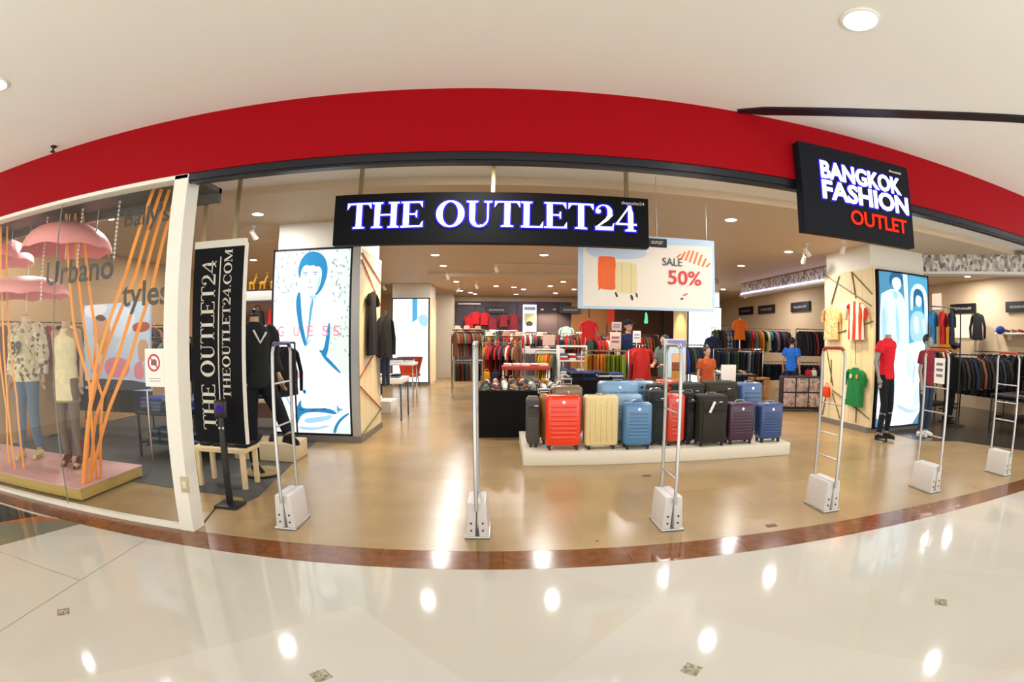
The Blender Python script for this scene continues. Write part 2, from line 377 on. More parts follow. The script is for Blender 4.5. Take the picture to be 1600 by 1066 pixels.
# mall ceiling with a dark linear slot, raised panel to its right
b = nb(); b2(b, -14, 14, -9, 3.46, 3.4, 3.6); struct('ceiling', b, CEIL, 'plain cream mall ceiling in front of the shop', 'ceiling')
d = Vector((2.12, -1.30, 0)).normalized(); nrm = Vector((-d.y, d.x, 0))
b = nb(); p0 = Vector((1.80, 3.42, 3.388)); pts = []
for i in range(13):
    t = i / 12; pts.append((p0 + d * (t * 2.52) + nrm * (.10 * math.sin(PI * t)), .07 if i else .03))
loft(b, [[p + nrm * w, p - nrm * w, p - nrm * w - Vector((0, 0, -.014)), p + nrm * w - Vector((0, 0, -.014))] for p, w in pts])
t = thing('ceiling_slot_vent', 'long black slot in the cream mall ceiling at upper right', 'vent', (0, 0, 0))
obj('slot', b, BLACK, t, smooth=False)
b = nb(); e = pts[-1][0]; cyl(b, e + Vector((.05, -.02, .012)), e + Vector((.05, -.02, -.012)), .075, n=24); obj('end_cap', b, CHROME, t)

# fascia, rail, head frames
b = nb(); b2(b, -14, 14, 3.44, 3.60, 2.885, 3.40); struct('wall_front', b, RED, 'long deep red fascia above the shop front', 'fascia')
b = nb(); b2(b, -14, -2.58, 3.45, 3.56, 2.85, 2.885); b2(b, -8.2, -2.72, 3.46, 3.53, 0, .035)
struct('window_frame', b, CREAM, 'cream frame along the top and foot of the display window', 'window frame').name = 'window_1'
b = nb(); b2(b, -2.58, 12.2, 3.455, 3.60, 2.825, 2.885); b2(b, -2.58, 12.2, 3.47, 3.49, 2.805, 2.825)
struct('trim_24', b, DARKMETAL, 'black shutter track under the red fascia', 'track')
b = nb(); b2(b, -14, 12.2, 3.60, 3.68, 2.885, ZF + .1); struct('wall_inner', b, CREAM, 'cream back of the fascia inside the shop', 'wall')
b = nb(); b2(b, -2.72, -2.57, 3.45, 3.63, 0, 2.885, bev=.004); o = struct('column_front', b, CREAM, 'square cream post between display window and shop entrance', 'post')
o.name = 'trim_25'
b = nb(); b2(b, -14, -8.2, 3.45, 3.6, 0, 2.85); struct('wall_front', b, CREAM, 'cream wall left of the display window', 'wall')
b = nb(); b2(b, -8.2, -2.72, 3.49, 3.502, .035, 2.85); struct('window_2', b, glassmat('window_glass', (.98, .99, .98), .012), 'tall clear glass pane of the display window', 'glass')
b = nb(); b2(b, -4.273, -4.269, 3.488, 3.504, .035, 2.85); struct('window_3', b, mat('glass_seam', '#8c8a80', rough=.3), 'thin upright seam between two panes of the display window', 'glass seam')
b = nb(); b2(b, -8.2, -2.72, 3.6, 4.25, 2.93, 2.98); b2(b, -8.2, -2.72, 4.2, 4.25, 2.84, 2.98)
struct('trim_26', b, mat('dark_soffit', '#56534b', rough=.6), 'dark grey soffit above the display window', 'soffit')
# shop shell
b = nb(); b2(b, -8.2, 12.2, 3.68, 5.75, ZF, ZF + .15); struct('ceiling', b, CEIL3, 'smooth cream front strip of the shop ceiling', 'ceiling')
b = nb(); b2(b, -8.2, 12.2, 5.75, 21.6, ZC, ZC + .15)
for (x0, x1, y0, y1) in ((-2.0, 6.2, 13.6, 13.9), (-8.2, 12.2, 8.6, 8.62)): b2(b, x0, x1, y0, y1, ZC - (.12 if y1 - y0 > .1 else .004), ZC)
struct('ceiling', b, CEIL2, 'cream main ceiling of the shop with a shallow beam', 'ceiling')
WARMW = mat('warm_wall', '#b08c60', rough=.6, noise=.04, scale=3)
b = nb(); b2(b, -8.25, -8.2, 3.5, 21.6, 0, 3.6); struct('wall_left', b, WARMW, 'warm brown left wall of the shop', 'wall')
BEIGE = mat('beige_wall', '#d2b998', rough=.6, noise=.03, scale=3)
b = nb(); b2(b, -8.2, 12.2, 21.5, 21.6, 0, 3.6); struct('wall_back', b, BEIGE, 'beige back wall of the shop', 'wall')
b = nb(); b2(b, 9.6, 9.75, 11.3, 21.5, 0, 3.4); b2(b, 9.6, 12.2, 11.25, 11.4, 0, 3.4); b2(b, 12.0, 12.2, 3.5, 11.3, 0, 3.6)
struct('wall_right', b, BEIGE, 'beige right wall of the shop with a step in it', 'wall')
# wall column and dark slat wall at the back
SLAT = stripes('slat_wall', '#4a3f4a', '#332b36', 1.15, 0, .94)
b = nb(); b2(b, -1.92, 2.9, 21.2, 21.45, 0, 3.12); struct('trim_27', b, SLAT, 'dark purple-grey panelled wall at the back of the shop', 'wall panels')
b = nb(); b2(b, -1.85, -.9, 21.12, 21.2, 2.98, 3.03); b2(b, -3.2, -1.98, 20.4, 21.5, 0, ZC)
struct('trim_28', b, mat('cream_partition', '#d8cdb4', rough=.6), 'cream partition beside the dark wall at the back', 'wall')
PANEL = stripes('wood_wall', '#a5713f', '#5d3c22', 1.3, 0, .93)
b = nb(); b2(b, 2.9, 4.6, 20.9, 21.45, 0, 3.1); struct('trim_29', b, PANEL, 'brown wooden wall panels at the back centre', 'wall panels')
b = nb(); b2(b, 4.6, 9.5, 20.9, 21.45, 0, 3.1); struct('trim_30', b, mat('deep_brown_panel', '#4a2c1c', rough=.5, noise=.2, scale=3), 'deep brown wall area at the back right of centre', 'wall panels')
b = nb(); b2(b, 4.6, 9.5, 20.86, 20.9, 3.0, 3.1); b2(b, 4.6, 4.72, 20.86, 20.9, 0, 3.0); b2(b, 6.8, 6.9, 20.86, 20.9, 0, 3); struct('trim_31', b, BLACK, 'black frame around the deep brown wall', 'frame')
# bulkhead with speckled print, right
PRINT = speckle('collage_print', ['#c9c7c2', '#8f8d92', '#e4e0da', '#b9b2a6', '#6c6a70', '#d9d6d2', '#a59a90', '#cfcac4', '#7d8893', '#eceae6'], 20, rough=.5, aspect=(1, 1, .6))
def bulk(name, a, c, z0, z1, label, glow=False):
    a, c = Vector(a), Vector(c); dd = (c - a).normalized(); nn = Vector((-dd.y, dd.x)); 
    if nn.y > 0: nn = -nn
    b = nb(); q = [a, c, c - nn * .25, a - nn * .25]
    prism(b, [(p.x, p.y) for p in q], (0, 0, z0), (1, 0, 0), (0, 1, 0), (0, 0, 1), z1 - z0)
    q = [a + nn * .06, c + nn * .06, c - nn * .27, a - nn * .27]
    o = struct(name, b, PRINT, label, 'bulkhead')
    b = nb(); prism(b, [(p.x, p.y) for p in q], (0, 0, z0 - .05), (1, 0, 0), (0, 1, 0), (0, 0, 1), .05)
    obj('ledge', b, WHITE, o, smooth=False)
    if glow:
        b = nb(); q = [a + nn * .03, c + nn * .03, c + nn * .005, a + nn * .005]
        prism(b, [(p.x, p.y) for p in q], (0, 0, z0 + .0), (1, 0, 0), (0, 1, 0), (0, 0, 1), .05)
        obj('light_strip', b, mat('violet_strip', '#d9c8ff', emit=2.5), o, smooth=False)
bulk('trim_32', (7.25, 8.6), (7.25, 14.2), 3.0, 3.33, 'ceiling bulkhead with grey speckled print and a lit ledge behind the wooden pillar', True)
bulk('trim_33', (7.86, 7.35), (10.6, 4.1), 3.02, ZC, 'ceiling bulkhead with grey speckled print above the right shop area')

# ------------------------------------------------------------------ poster artwork helpers
def art(parent, o, w, h, crop, polys, mats, y_off=.003, name='artwork', th=.0015, axis=(1, 0, 0)):
    """flat coloured shapes; polys = [(material index, [crop points])], crop = (x0, y0, x1, y1) of the sheet"""
    b = nb(); x0, y0, x1, y1 = crop; st = .006 / max(60, len(polys)); u = Vector(axis); n = u.cross(Vector((0, 0, 1)))
    for i, (mi, pts) in enumerate(polys):
        q = [((p[0] - x0) / (x1 - x0) * w, (1 - (p[1] - y0) / (y1 - y0)) * h) for p in pts]
        q = [(min(max(a, 0), w), min(max(c, 0), h)) for a, c in q]
        prism(b, q, Vector(o) + n * (y_off - .002 + i * st), u, (0, 0, 1), n, .0006, mi)
    return obj(name, b, mats, parent, smooth=False)
def smoothpoly(pts, k=2):
    for _ in range(k):
        o = []
        for i in range(len(pts)):
            a, c = pts[i], pts[(i + 1) % len(pts)]
            o += [(a[0] * .75 + c[0] * .25, a[1] * .75 + c[1] * .25), (a[0] * .25 + c[0] * .75, a[1] * .25 + c[1] * .75)]
        pts = o
    return pts
def ellp(cx, cy, rx, ry, n=20): return [(cx + rx * math.cos(2 * PI * i / n), cy + ry * math.sin(2 * PI * i / n)) for i in range(n)]
E_WHITE = mat('backlit_white', '#f8fbff', emit=0.87); E_BG = mat('backlit_pale_green', '#dcebe4', emit=0.76)
E_BLUE = mat('backlit_blue', '#2f8cc0', emit=0.68); E_LBLUE = mat('backlit_light_blue', '#a6d4ec', emit=0.76); E_MBLUE = mat('backlit_mid_blue', '#5aaed6', emit=0.72)
E_GREY = mat('backlit_grey', '#9fb0ae', emit=0.65); E_PINK = mat('backlit_pink', '#f2b6c2', emit=0.76); E_DEEP = mat('backlit_deep_blue', '#2a6f9e', emit=0.61)
def lightbox(name, label, x0, x1, y, z0, z1, face, depth=.12):
    t = thing(name, label, 'lightbox', (x0, y, z0)); w, h = x1 - x0, z1 - z0
    b = nb(); b2(b, -.02, w + .02, .0, depth, -.02, h + .02); obj('casing', b, DARKMETAL, t, smooth=False)
    b = nb()
    for q in ((-.02, w + .02, -.02, .012), (-.02, w + .02, h - .012, h + .02), (-.02, .012, -.02, h + .02), (w - .012, w + .02, -.02, h + .02)): b2(b, q[0], q[1], -.012, .0, q[2], q[3])
    obj('frame', b, DARKMETAL, t, smooth=False)
    b = nb(); b2(b, .01, w - .01, -.004, 0, .01, h - .01); obj('backlit_sheet', b, face, t, smooth=False)
    return t

# ---- left pillar: lightbox with advert, wooden side
b = nb(); b2(b, -3.56, -2.16, 7.44, 8.62, 0, ZC); struct('trim_34', b, CREAM, 'square cream pillar behind the large left lightbox', 'pillar')
b = nb(); b2(b, -3.62, -2.1, 7.30, 8.66, 0, .1); struct('trim_35', b, mat('grey_plinth', '#77716a', rough=.5), 'grey plinth at the foot of the left pillar', 'plinth')
lb = lightbox('lightbox', 'large backlit advert of a man in a white jacket on the left pillar', -3.55, -2.26, 7.31, .12, 2.9, E_BG)
random.seed(5); P = []
for i in range(330):
    x, y = random.uniform(88, 498), random.uniform(70, 700)
    if (225 < x < 400 and y > 90) or (x < 400 and y > 330) or (x < 470 and y > 560): continue
    a = random.uniform(-.9, .2); l = random.uniform(6, 14); w = random.uniform(2.5, 5); dx, dy = math.sin(a) * l, -math.cos(a) * l
    P.append((random.choice([3, 4, 4, 4]), [(x - dx, y - dy), (x + w, y), (x + dx, y + dy), (x - w, y)]))
S = smoothpoly
P += [(0, S([(84, 330), (150, 300), (215, 285), (240, 300), (320, 310), (345, 300), (420, 340), (470, 400), (430, 440), (400, 470), (380, 600), (470, 705), (500, 740), (500, 1010), (84, 1010)], 1)),
      (1, S([(226, 212), (219, 178), (222, 148), (232, 118), (246, 100), (262, 84), (286, 76), (312, 78), (338, 88), (358, 106), (372, 130), (380, 166), (378, 204), (368, 238), (356, 268), (340, 290), (322, 306), (316, 300), (332, 276), (343, 246), (350, 212), (350, 182), (344, 164), (330, 154), (318, 158), (300, 146), (284, 152), (266, 144), (250, 150), (240, 166), (234, 190), (232, 212)], 1)),
      (0, S([(238, 170), (250, 154), (266, 148), (284, 156), (300, 150), (318, 162), (330, 158), (343, 168), (348, 190), (346, 225), (338, 262), (324, 290), (300, 303), (276, 296), (252, 268), (238, 232), (234, 200)], 1)),
      (1, [(246, 186), (274, 182), (275, 187), (247, 192)]), (1, [(300, 182), (328, 184), (328, 189), (300, 187)]), (5, ellp(262, 198, 6, 3, 8)), (5, ellp(314, 197, 6, 3, 8)), (2, [(286, 196), (294, 234), (280, 236)]), (3, [(278, 236), (296, 236), (294, 239), (280, 239)]), (6, S([(268, 260), (306, 258), (300, 268), (274, 269)], 1)), (2, S([(336, 200), (346, 200), (338, 262), (322, 286), (328, 250)], 1)), (2, S([(288, 304), (318, 304), (330, 320), (300, 330), (284, 316)], 1)),
      (1, S([(216, 300), (234, 278), (240, 330), (248, 430), (268, 520), (276, 560), (262, 566), (240, 500), (222, 420), (212, 350)])),
      (3, S([(300, 318), (312, 330), (300, 400), (292, 480), (278, 548), (270, 552), (284, 450), (288, 380)])),
      (1, S([(388, 452), (402, 440), (400, 520), (388, 600), (376, 622), (344, 592), (342, 580), (368, 588)])),
      (1, S([(350, 596), (392, 622), (458, 694), (456, 706), (400, 660), (362, 620)])),
      (3, S([(330, 500), (350, 480), (300, 530), (275, 560), (268, 556)], 1)), (3, S([(360, 520), (380, 500), (330, 545), (296, 566)], 1)),
      (2, S([(110, 610), (150, 600), (180, 640), (150, 665), (112, 650)])), (3, S([(130, 640), (160, 630), (166, 650), (140, 660)])),
      (6, S([(180, 680), (230, 690), (250, 720), (210, 735), (180, 715)])), (5, S([(250, 785), (268, 790), (264, 808), (250, 805)])),
      (1, S([(200, 900), (226, 850), (240, 838), (236, 870), (250, 885), (330, 880), (400, 882), (434, 905), (420, 912), (330, 898), (240, 908), (215, 960), (203, 985)])),
      (2, S([(250, 935), (340, 925), (410, 910), (400, 935), (330, 955), (250, 962)])), (2, S([(220, 975), (300, 985), (380, 965), (390, 975), (300, 1000), (215, 992)])),
      (1, S([(402, 1006), (420, 960), (450, 925), (494, 898), (496, 908), (456, 938), (430, 975), (420, 1010)])), (3, S([(428, 880), (436, 858), (442, 880), (470, 884), (440, 894), (436, 912)], 1)),
      (5, [(222, 884), (252, 888), (250, 896), (222, 892)]), (5, [(290, 890), (318, 888), (318, 896), (290, 898)]), (5, [(345, 882), (372, 878), (373, 886), (346, 890)]),
      (2, S([(110, 720), (130, 715), (150, 790), (180, 870), (176, 880), (140, 810)]))]
art(lb, (0, -.004, 0), 1.29, 2.78, (80, 65, 503, 1015), P, [E_WHITE, E_BLUE, E_LBLUE, E_MBLUE, E_GREY, E_DEEP, E_PINK])
for c, xx in zip('GUESS', (.10, .37, .60, .85, 1.03)): text(c, .10, .155, lb, mat('backlit_rose_letter', '#e07f92', emit=.9), (xx, -.0125, 1.47), name='letter', depth=.001)
WPLANK = stripes('pale_plank', '#e6d5ab', '#c3a877', 3.1, 1, .97)
def woodface(name, label, x, sgn, y0, y1, z0, z1):
    b = nb(); b2(b, min(x, x + sgn * .04), max(x, x + sgn * .04), y0, y1, z0, z1)
    return tag(obj(name, b, WPLANK, smooth=False), label, 'panel')
woodface('plank_panel', 'pale plank cladding on the right side of the left pillar', -2.12, -1, 7.33, 8.66, .1, 2.9)
b = nb(); b2(b, -2.24, -2.115, 7.30, 7.33, .1, 2.92); tag(obj('corner_strip', b, ALU, smooth=False), 'grey metal corner strip beside the left lightbox', 'trim')
def stick(name, a, c, r, m, label, grp='thin coloured rods on the wooden pillars'):
    b = nb(); tube(b, [a, c], r, 6); return tag(obj(name, b, m), label, 'rod', grp)
RODR = mat('rod_red', '#b9482c', rough=.5); RODG = mat('rod_green', '#5d6b45', rough=.5); RODB = mat('rod_brown', '#5b4a35', rough=.5)
XP = -2.105
for (p, q, m, l) in [((7.34, 2.82), (8.62, 2.5), RODR, 'red rod high across the left pillar cladding'), ((7.34, 2.72), (8.62, 2.12), RODR, 'red rod running down to the shoulder of the black dress'),
                     ((7.34, .98), (8.1, 1.26), RODR, 'red rod rising below the black dress'), ((7.34, .84), (8.62, .34), RODR, 'red-orange rod sloping down at knee height on the left pillar'),
                     ((8.62, .33), (7.36, .12), RODG, 'green rod running down to the foot of the left pillar')]:
    stick('wall_rod', (XP, p[0], p[1]), (XP, q[0], q[1]), .011, m, l)
# ---- right pillar
b = nb(); b2(b, 6.36, 7.84, 7.12, 8.5, 0, ZC); struct('trim_36', b, CREAM, 'square cream pillar behind the right lightbox', 'pillar')
b = nb(); b2(b, 6.28, 7.9, 7.05, 8.56, 0, .1); struct('trim_37', b, MT['grey_plinth'], 'grey plinth at the foot of the right pillar', 'plinth')
woodface('plank_panel', 'pale plank cladding on the left side of the right pillar', 6.32, 1, 7.0, 8.54, .1, 2.92)
lb = lightbox('lightbox', 'tall blue backlit advert of a couple on the right pillar', 6.42, 7.80, 6.98, .1, 2.88, mat('backlit_steel_blue', '#5c9fc8', emit=0.57))
P = [(3, [(612, 96), (718, 112), (718, 500), (612, 500)]),
     (1, S([(458, 230), (490, 205), (520, 188), (556, 196), (582, 230), (598, 320), (600, 520), (560, 560), (500, 700), (458, 720)], 1)),
     (2, S([(508, 150), (512, 108), (545, 90), (578, 104), (582, 150), (574, 168), (566, 130), (535, 122), (520, 150), (514, 175)])),
     (0, S([(520, 138), (545, 118), (568, 132), (570, 172), (550, 200), (528, 186)])), (4, S([(524, 196), (552, 206), (548, 250), (530, 240)])), (4, S([(470, 300), (482, 290), (494, 420), (480, 520), (468, 420)])), (4, S([(540, 260), (548, 300), (560, 440), (550, 520), (538, 400)])), (6, S([(480, 230), (500, 330), (496, 420), (484, 330)])),
     (1, [(580, 96), (604, 98), (610, 520), (594, 520)]),
     (1, S([(622, 178), (650, 140), (690, 146), (714, 200), (716, 330), (706, 420), (694, 400), (698, 250), (682, 180), (650, 172), (634, 220), (630, 300), (618, 300), (616, 230)])),
     (2, S([(634, 190), (655, 168), (684, 182), (694, 230), (692, 300), (684, 320), (682, 240), (660, 200), (644, 220), (640, 290), (632, 270)])),
     (0, S([(646, 222), (662, 206), (680, 222), (680, 258), (664, 280), (648, 262)])), (4, S([(616, 330), (650, 296), (690, 306), (712, 380), (706, 470), (650, 490), (614, 450)])), (1, S([(630, 340), (660, 320), (668, 420), (640, 440)])), (1, S([(680, 330), (700, 350), (704, 430), (686, 420)])),
     (0, S([(458, 710), (505, 590), (560, 520), (620, 480), (716, 465), (714, 938), (458, 958)], 1)),
     (1, S([(600, 520), (630, 540), (625, 660), (606, 700), (598, 600)])), (6, S([(640, 560), (652, 620), (640, 760), (632, 660)])), (1, S([(650, 720), (690, 760), (672, 860), (640, 800)])), (1, S([(530, 640), (552, 620), (548, 760), (528, 800)])), (6, S([(560, 820), (640, 870), (700, 850), (640, 890), (560, 850)])), (6, S([(470, 820), (520, 740), (512, 800), (476, 880)])), (6, S([(690, 500), (706, 560), (700, 680), (690, 600)]))]
art(lb, (0, -.004, 0), 1.38, 2.78, (455, 95, 718, 950), P, [E_WHITE, mat('backlit_pale_blue', '#d2ecf6', emit=0.80), E_DEEP, E_MBLUE, E_LBLUE, E_LBLUE, mat('backlit_mist', '#bcdcea', emit=0.76)])
XP = 6.305
for (p, q, m, l) in [((8.5, 2.93), (7.06, 2.24), RODG, 'green rod crossing the upper right pillar cladding'), ((8.02, 2.86), (8.3, 2.34), RODB, 'brown rod above the peach top'),
                     ((7.62, 2.9), (7.51, 2.4), RODB, 'brown rod above the striped shirt'), ((7.62, 2.9), (7.04, 2.45), RODG, 'short green rod at the top of the right pillar'),
                     ((8.5, 1.69), (7.02, 1.97), RODG, 'green rod crossing behind the striped shirt'), ((8.45, 1.45), (8.2, .75), RODB, 'brown rod left of the red bag'),
                     ((8.28, 1.25), (8.26, .8), RODG, 'dark upright rod above the red bag'), ((8.4, .62), (8.5, .14), RODB, 'left rod under the red bag'), ((8.2, .6), (7.9, .14), RODB, 'right rod under the red bag'),
                     ((8.2, .66), (7.02, .26), RODG, 'green rod sloping behind the green shirt'), ((7.42, .5), (7.40, .14), RODB, 'brown rod below the green shirt')]:
    stick('wall_rod', (XP, p[0], p[1]), (XP, q[0], q[1]), .011, m, l)
# ---- far pillars with lightboxes
b = nb(); b2(b, -3.66, -2.36, 16.62, 17.8, 0, ZC); struct('trim_38', b, CREAM, 'far left pillar with planked side deep in the shop', 'pillar')
woodface('plank_panel', 'pale plank cladding on the far left pillar', -2.33, -1, 16.5, 17.84, .1, 2.9)
lb = lightbox('lightbox', 'pale backlit advert on the far left pillar behind the red chair', -3.62, -2.4, 16.5, .12, 2.86, mat('backlit_cold_white', '#eff8fa', emit=0.87))
P = [(0, [(120, 0), (150, 0), (152, 120), (122, 140)]), (1, S([(150, 100), (215, 90), (215, 170), (170, 160)])), (2, S([(20, 180), (120, 150), (160, 260), (60, 300)])), (2, S([(100, 300), (200, 240), (210, 380), (120, 400)]))]
art(lb, (0, -.004, 0), 1.22, 2.74, (0, 0, 220, 490), P, [E_MBLUE, E_LBLUE, mat('backlit_ice', '#e2eef0', emit=0.84)])
b = nb(); b2(b, 6.3, 7.6, 16.62, 17.8, 0, ZC); struct('trim_39', b, CREAM, 'far right pillar with planked side deep in the shop', 'pillar')
woodface('plank_panel', 'pale plank cladding on the left side of the far right pillar', 6.28, 1, 16.5, 17.84, .1, 2.9)
lb = lightbox('lightbox', 'glaring white backlit panel on the far right pillar', 6.36, 7.62, 16.5, .12, 2.74, mat('backlit_glaring', '#fbfcff', emit=1.14))
P = [(0, S([(40, 60), (60, 50), (70, 90), (50, 100)])), (0, S([(30, 110), (80, 100), (90, 180), (40, 200)]))]
art(lb, (0, -.004, 0), 1.26, 2.62, (0, 0, 120, 250), P, [mat('backlit_ice2', '#e6f4f0', emit=0.99)])

# ------------------------------------------------------------------ ceiling lamps
def lamp(kind, loc, power, size, parent=None, color=(1, .97, .94), rot=None, spot=None):
    l = bpy.data.lights.new('lamp', kind); l.energy = power; l.color = color
    if kind == 'AREA': l.shape = 'DISK'; l.size = size
    else: l.shadow_soft_size = size
    if kind == 'SPOT' and spot: l.spot_size = math.radians(spot); l.spot_blend = .6
    o = bpy.data.objects.new('lamp', l); COL.objects.link(o); o.location = loc
    if rot: o.rotation_euler = rot
    if parent: o.parent = parent
    return o
def downlight(x, y, z, r, power, label, lm, lit=True):
    t = thing('ceiling_downlight', label, 'ceiling light', (x, y, z), group='recessed downlights')
    b = nb(); lathe(b, [(r * 1.18, 0), (r * 1.18, -.008), (r, -.012), (r, -.004)], n=28); obj('trim_ring', b, WHITE, t)
    b = nb(); lathe(b, [(r, -.004), (r * .98, -.009), (.001, -.010)], n=28); obj('lens', b, lm, t)
    if power: lamp('AREA', (0, 0, -.02), power, r * 2, t)
    return t
downlight(1.91, 1.92, 3.4, .105, POW_MALL, 'large round downlight in the mall ceiling, upper right of the view', LAMPBIG)
downlight(-3.73, 2.02, 3.4, .105, POW_MALL, 'round downlight in the mall ceiling cut by the left edge of the view', LAMPBIG)
for i, (x, y) in enumerate([(x, y) for y in (-.9, -3.6) for x in (-5.5, -1.8, 1.9, 5.6)] + [(7.5, 2.0)]):
    downlight(x, y, 3.4, .07, POW_MALL, 'round downlight in the mall ceiling behind or beside the viewer', LAMPBIG)
SL = [(403, 334, 'left of the long shop sign'), (396, 406, 'above the figurines on the left shelf'), (680, 398, 'nearest in the row left of centre'), (693, 415, 'second in the row left of centre'),
      (704, 430, 'third in the row left of centre'), (713, 440, 'fourth in the row left of centre'), (850, 398, 'between the long sign and the sale poster'), (829, 432, 'above the clothes racks at centre'),
      (1142, 343, 'right of the long shop sign'), (1158, 415, 'to the right of the sale poster'), (1232, 393, 'left of the right wooden pillar'), (1130, 452, 'small and low right of the sale poster'),
      (1478, 428, 'first of the lights over the right shop area'), (1512, 432, 'second of the lights over the right shop area'), (1563, 442, 'third of the lights over the right shop area'),
      (775, 447, 'small and far above the dark back wall'), (860, 447, 'small and far at centre'), (880, 440, 'small and far, close to the sale poster')]
for px, py, l in SL:
    p = atz(px, py, ZC)
    downlight(p.x, p.y, ZC, .085, POW_SHOP if p.y < 15 else POW_SHOP * .8, 'added fill downlight ' + l, LAMP)
for i, (x, y, z, l) in enumerate([(-.3, 4.6, ZF, 'behind the fascia at centre'), (3.2, 4.6, ZF, 'behind the red and white sign'), (6.6, 4.6, ZF, 'behind the fascia at right'), (-1.45, 8.6, ZC, 'hidden by the long sign, left one'), (.9, 8.6, ZC, 'hidden by the long sign, middle one'),
                               (3.3, 9.2, ZC, 'hidden by the sale poster'), (-5.6, 7.5, ZC, 'over the left rear of the window'), (-7.0, 5.6, ZC, 'over the left wall rail'), (-6.9, 9.4, ZC, 'near the left wall behind the window'), (9.6, 6.6, ZC, 'over the tables of the right area'), (3.3, 13, ZC, 'deep in the shop behind the poster'), (3.3, 17.5, ZC, 'near the back wall right of centre'), (.4, 17.5, ZC, 'near the back wall'), (-5.8, 14, ZC, 'deep in the left of the shop'), (8.5, 14.5, ZC, 'over the racks at the far right'), (-4.5, 4.5, 2.925, 'in the soffit over the cream dress'), (-6.1, 4.5, 2.925, 'in the soffit over the printed jacket')]):
    downlight(x, y, z + (.005 if z < 3 else 0), .085 if z > 3 else .05, POW_SHOP if z > 3 else 9, 'added fill downlight ' + l, LAMP)  # extra downlights put in to brighten the shop and the window display
for px, py, l in ((1041, 305, 'leftmost'), (1094, 311, 'second from left'), (1148, 316, 'third from left'), (1205, 323, 'rightmost')):
    p = atz(px, py, ZF)
    t = thing('eyeball_light', l + ' of four unlit eyeball lights in the front ceiling strip', 'ceiling light', (p.x, p.y, ZF), group='unlit eyeball lights')
    b = nb(); lathe(b, [(.07, 0), (.07, -.008), (.05, -.014), (.05, 0)], n=20); obj('ring', b, WHITE, t)
    b = nb(); ball(b, (0, 0, -.01), .045); obj('eyeball', b, ALU, t)
p = atz(1235, 348, ZF)
t = thing('air_vent', 'square grey air grille in the ceiling left of the red and white sign', 'vent', (p.x, p.y, ZF))
b = nb(); b2(b, -.3, .3, -.16, .16, -.012, 0); obj('frame', b, mat('vent_grey', '#8a8478'), t, smooth=False)
b = nb()
for i in range(7): box(b, (0, -.13 + i * .043, -.02), (.56, .03, .006), rx=.5)
obj('louvre', b, mat('vent_dark', '#5f5a50'), t, smooth=False)
t = thing('sprinkler', 'small dark sprinkler head on the mall ceiling above the fascia at left', 'sprinkler', (-4.36, 3.3, 3.4))
b = nb(); lathe(b, [(.035, 0), (.035, -.01), (.012, -.012), (.012, -.05), (.03, -.055), (.03, -.06)], n=14); obj('head', b, mat('sprinkler_dark', '#3a2d22', metal=.5), t)
def spot(px, py, z, label, aim=(0, -1), power=0):
    p = atz(px, py, z - .16)
    t = thing('spotlight', label, 'spotlight', (p.x, p.y, z), group='ceiling spotlights')
    b = nb(); cyl(b, (0, 0, 0), (0, 0, -.015), .05); cyl(b, (0, 0, -.01), (0, 0, -.10), .01, n=8); obj('stem', b, WHITE, t)
    dx, dy = aim; b = nb(); cyl(b, (-dx * .06, -dy * .06, -.10), (dx * .06, dy * .06, -.20), .038, .048); obj('head', b, WHITE, t)
    b = nb(); cyl(b, (dx * .062, dy * .062, -.202), (dx * .066, dy * .066, -.207), .04); obj('lens', b, LAMP, t)
    if power: lamp('SPOT', (dx * .08, dy * .08, -.23), power, .03, t, rot=(math.atan2(math.hypot(dx, dy), 1.0), 0, math.atan2(dx, dy) * -1 if dy > 0 else math.atan2(-dx, dy)), spot=80)
for a in [(396, 368, 'white ceiling spotlight left of the large advert'), (699, 433, 'white ceiling spotlight beside the far left pillar'), (775, 421, 'white hanging spotlight under the left end of the ceiling frame'), (925, 422, 'white hanging spotlight beside the sale poster'),
          (1317, 391, 'white ceiling spotlight above the right wooden pillar'), (1256, 407, 'white ceiling spotlight left of the right wooden pillar'), (600, 450, 'small spotlight beside the far left lightbox'), (1165, 463, 'small spotlight above the right racks'), (905, 440, 'small far spotlight left of the sale poster'), (745, 448, 'small far spotlight above the dark back wall'), (960, 448, 'small far spotlight behind the sale poster')]:
    spot(a[0], a[1], ZC, a[2], (.3, .9))
for x, y, dx, l in ((5.35, 7.75, .95, 'warm ceiling spotlight aimed at the plank side of the right pillar'), (-1.15, 8.0, -.95, 'warm ceiling spotlight aimed at the plank side of the left pillar'), (5.4, 17.1, .9, 'warm ceiling spotlight aimed at the far right pillar'), (-1.5, 17.1, -.9, 'warm ceiling spotlight aimed at the far left pillar')):
    t = thing('spotlight', l, 'spotlight', (x, y, ZC), group='warm ceiling spotlights')
    b = nb(); cyl(b, (0, 0, 0), (0, 0, -.015), .05); cyl(b, (0, 0, -.01), (0, 0, -.10), .01, n=8); obj('stem', b, WHITE, t)
    b = nb(); cyl(b, (-dx * .06, 0, -.09), (dx * .06, 0, -.22), .038, .048); obj('head', b, WHITE, t)
    lamp('SPOT', (dx * .08, 0, -.24), 130, .03, t, color=(1, .66, .28), rot=(0, math.atan2(-dx, 2.6) , 0), spot=75)
t = thing('ceiling_track', 'thin rectangular track frame under the shop ceiling between the sign and the poster', 'light track', (0, 0, ZC)); a, c = atz(772, 408, ZC), atz(925, 410, ZC)
b = nb(); tube(b, [(a.x, a.y, -.05), (c.x, a.y, -.05)], .012, 6); obj('track_bar', b, ALU, t)
for xx in (a.x + .02, c.x - .02): b = nb(); cyl(b, (xx, a.y, -.05), (xx, a.y, 0), .008, n=6); obj('hanger_rod', b, ALU, t)
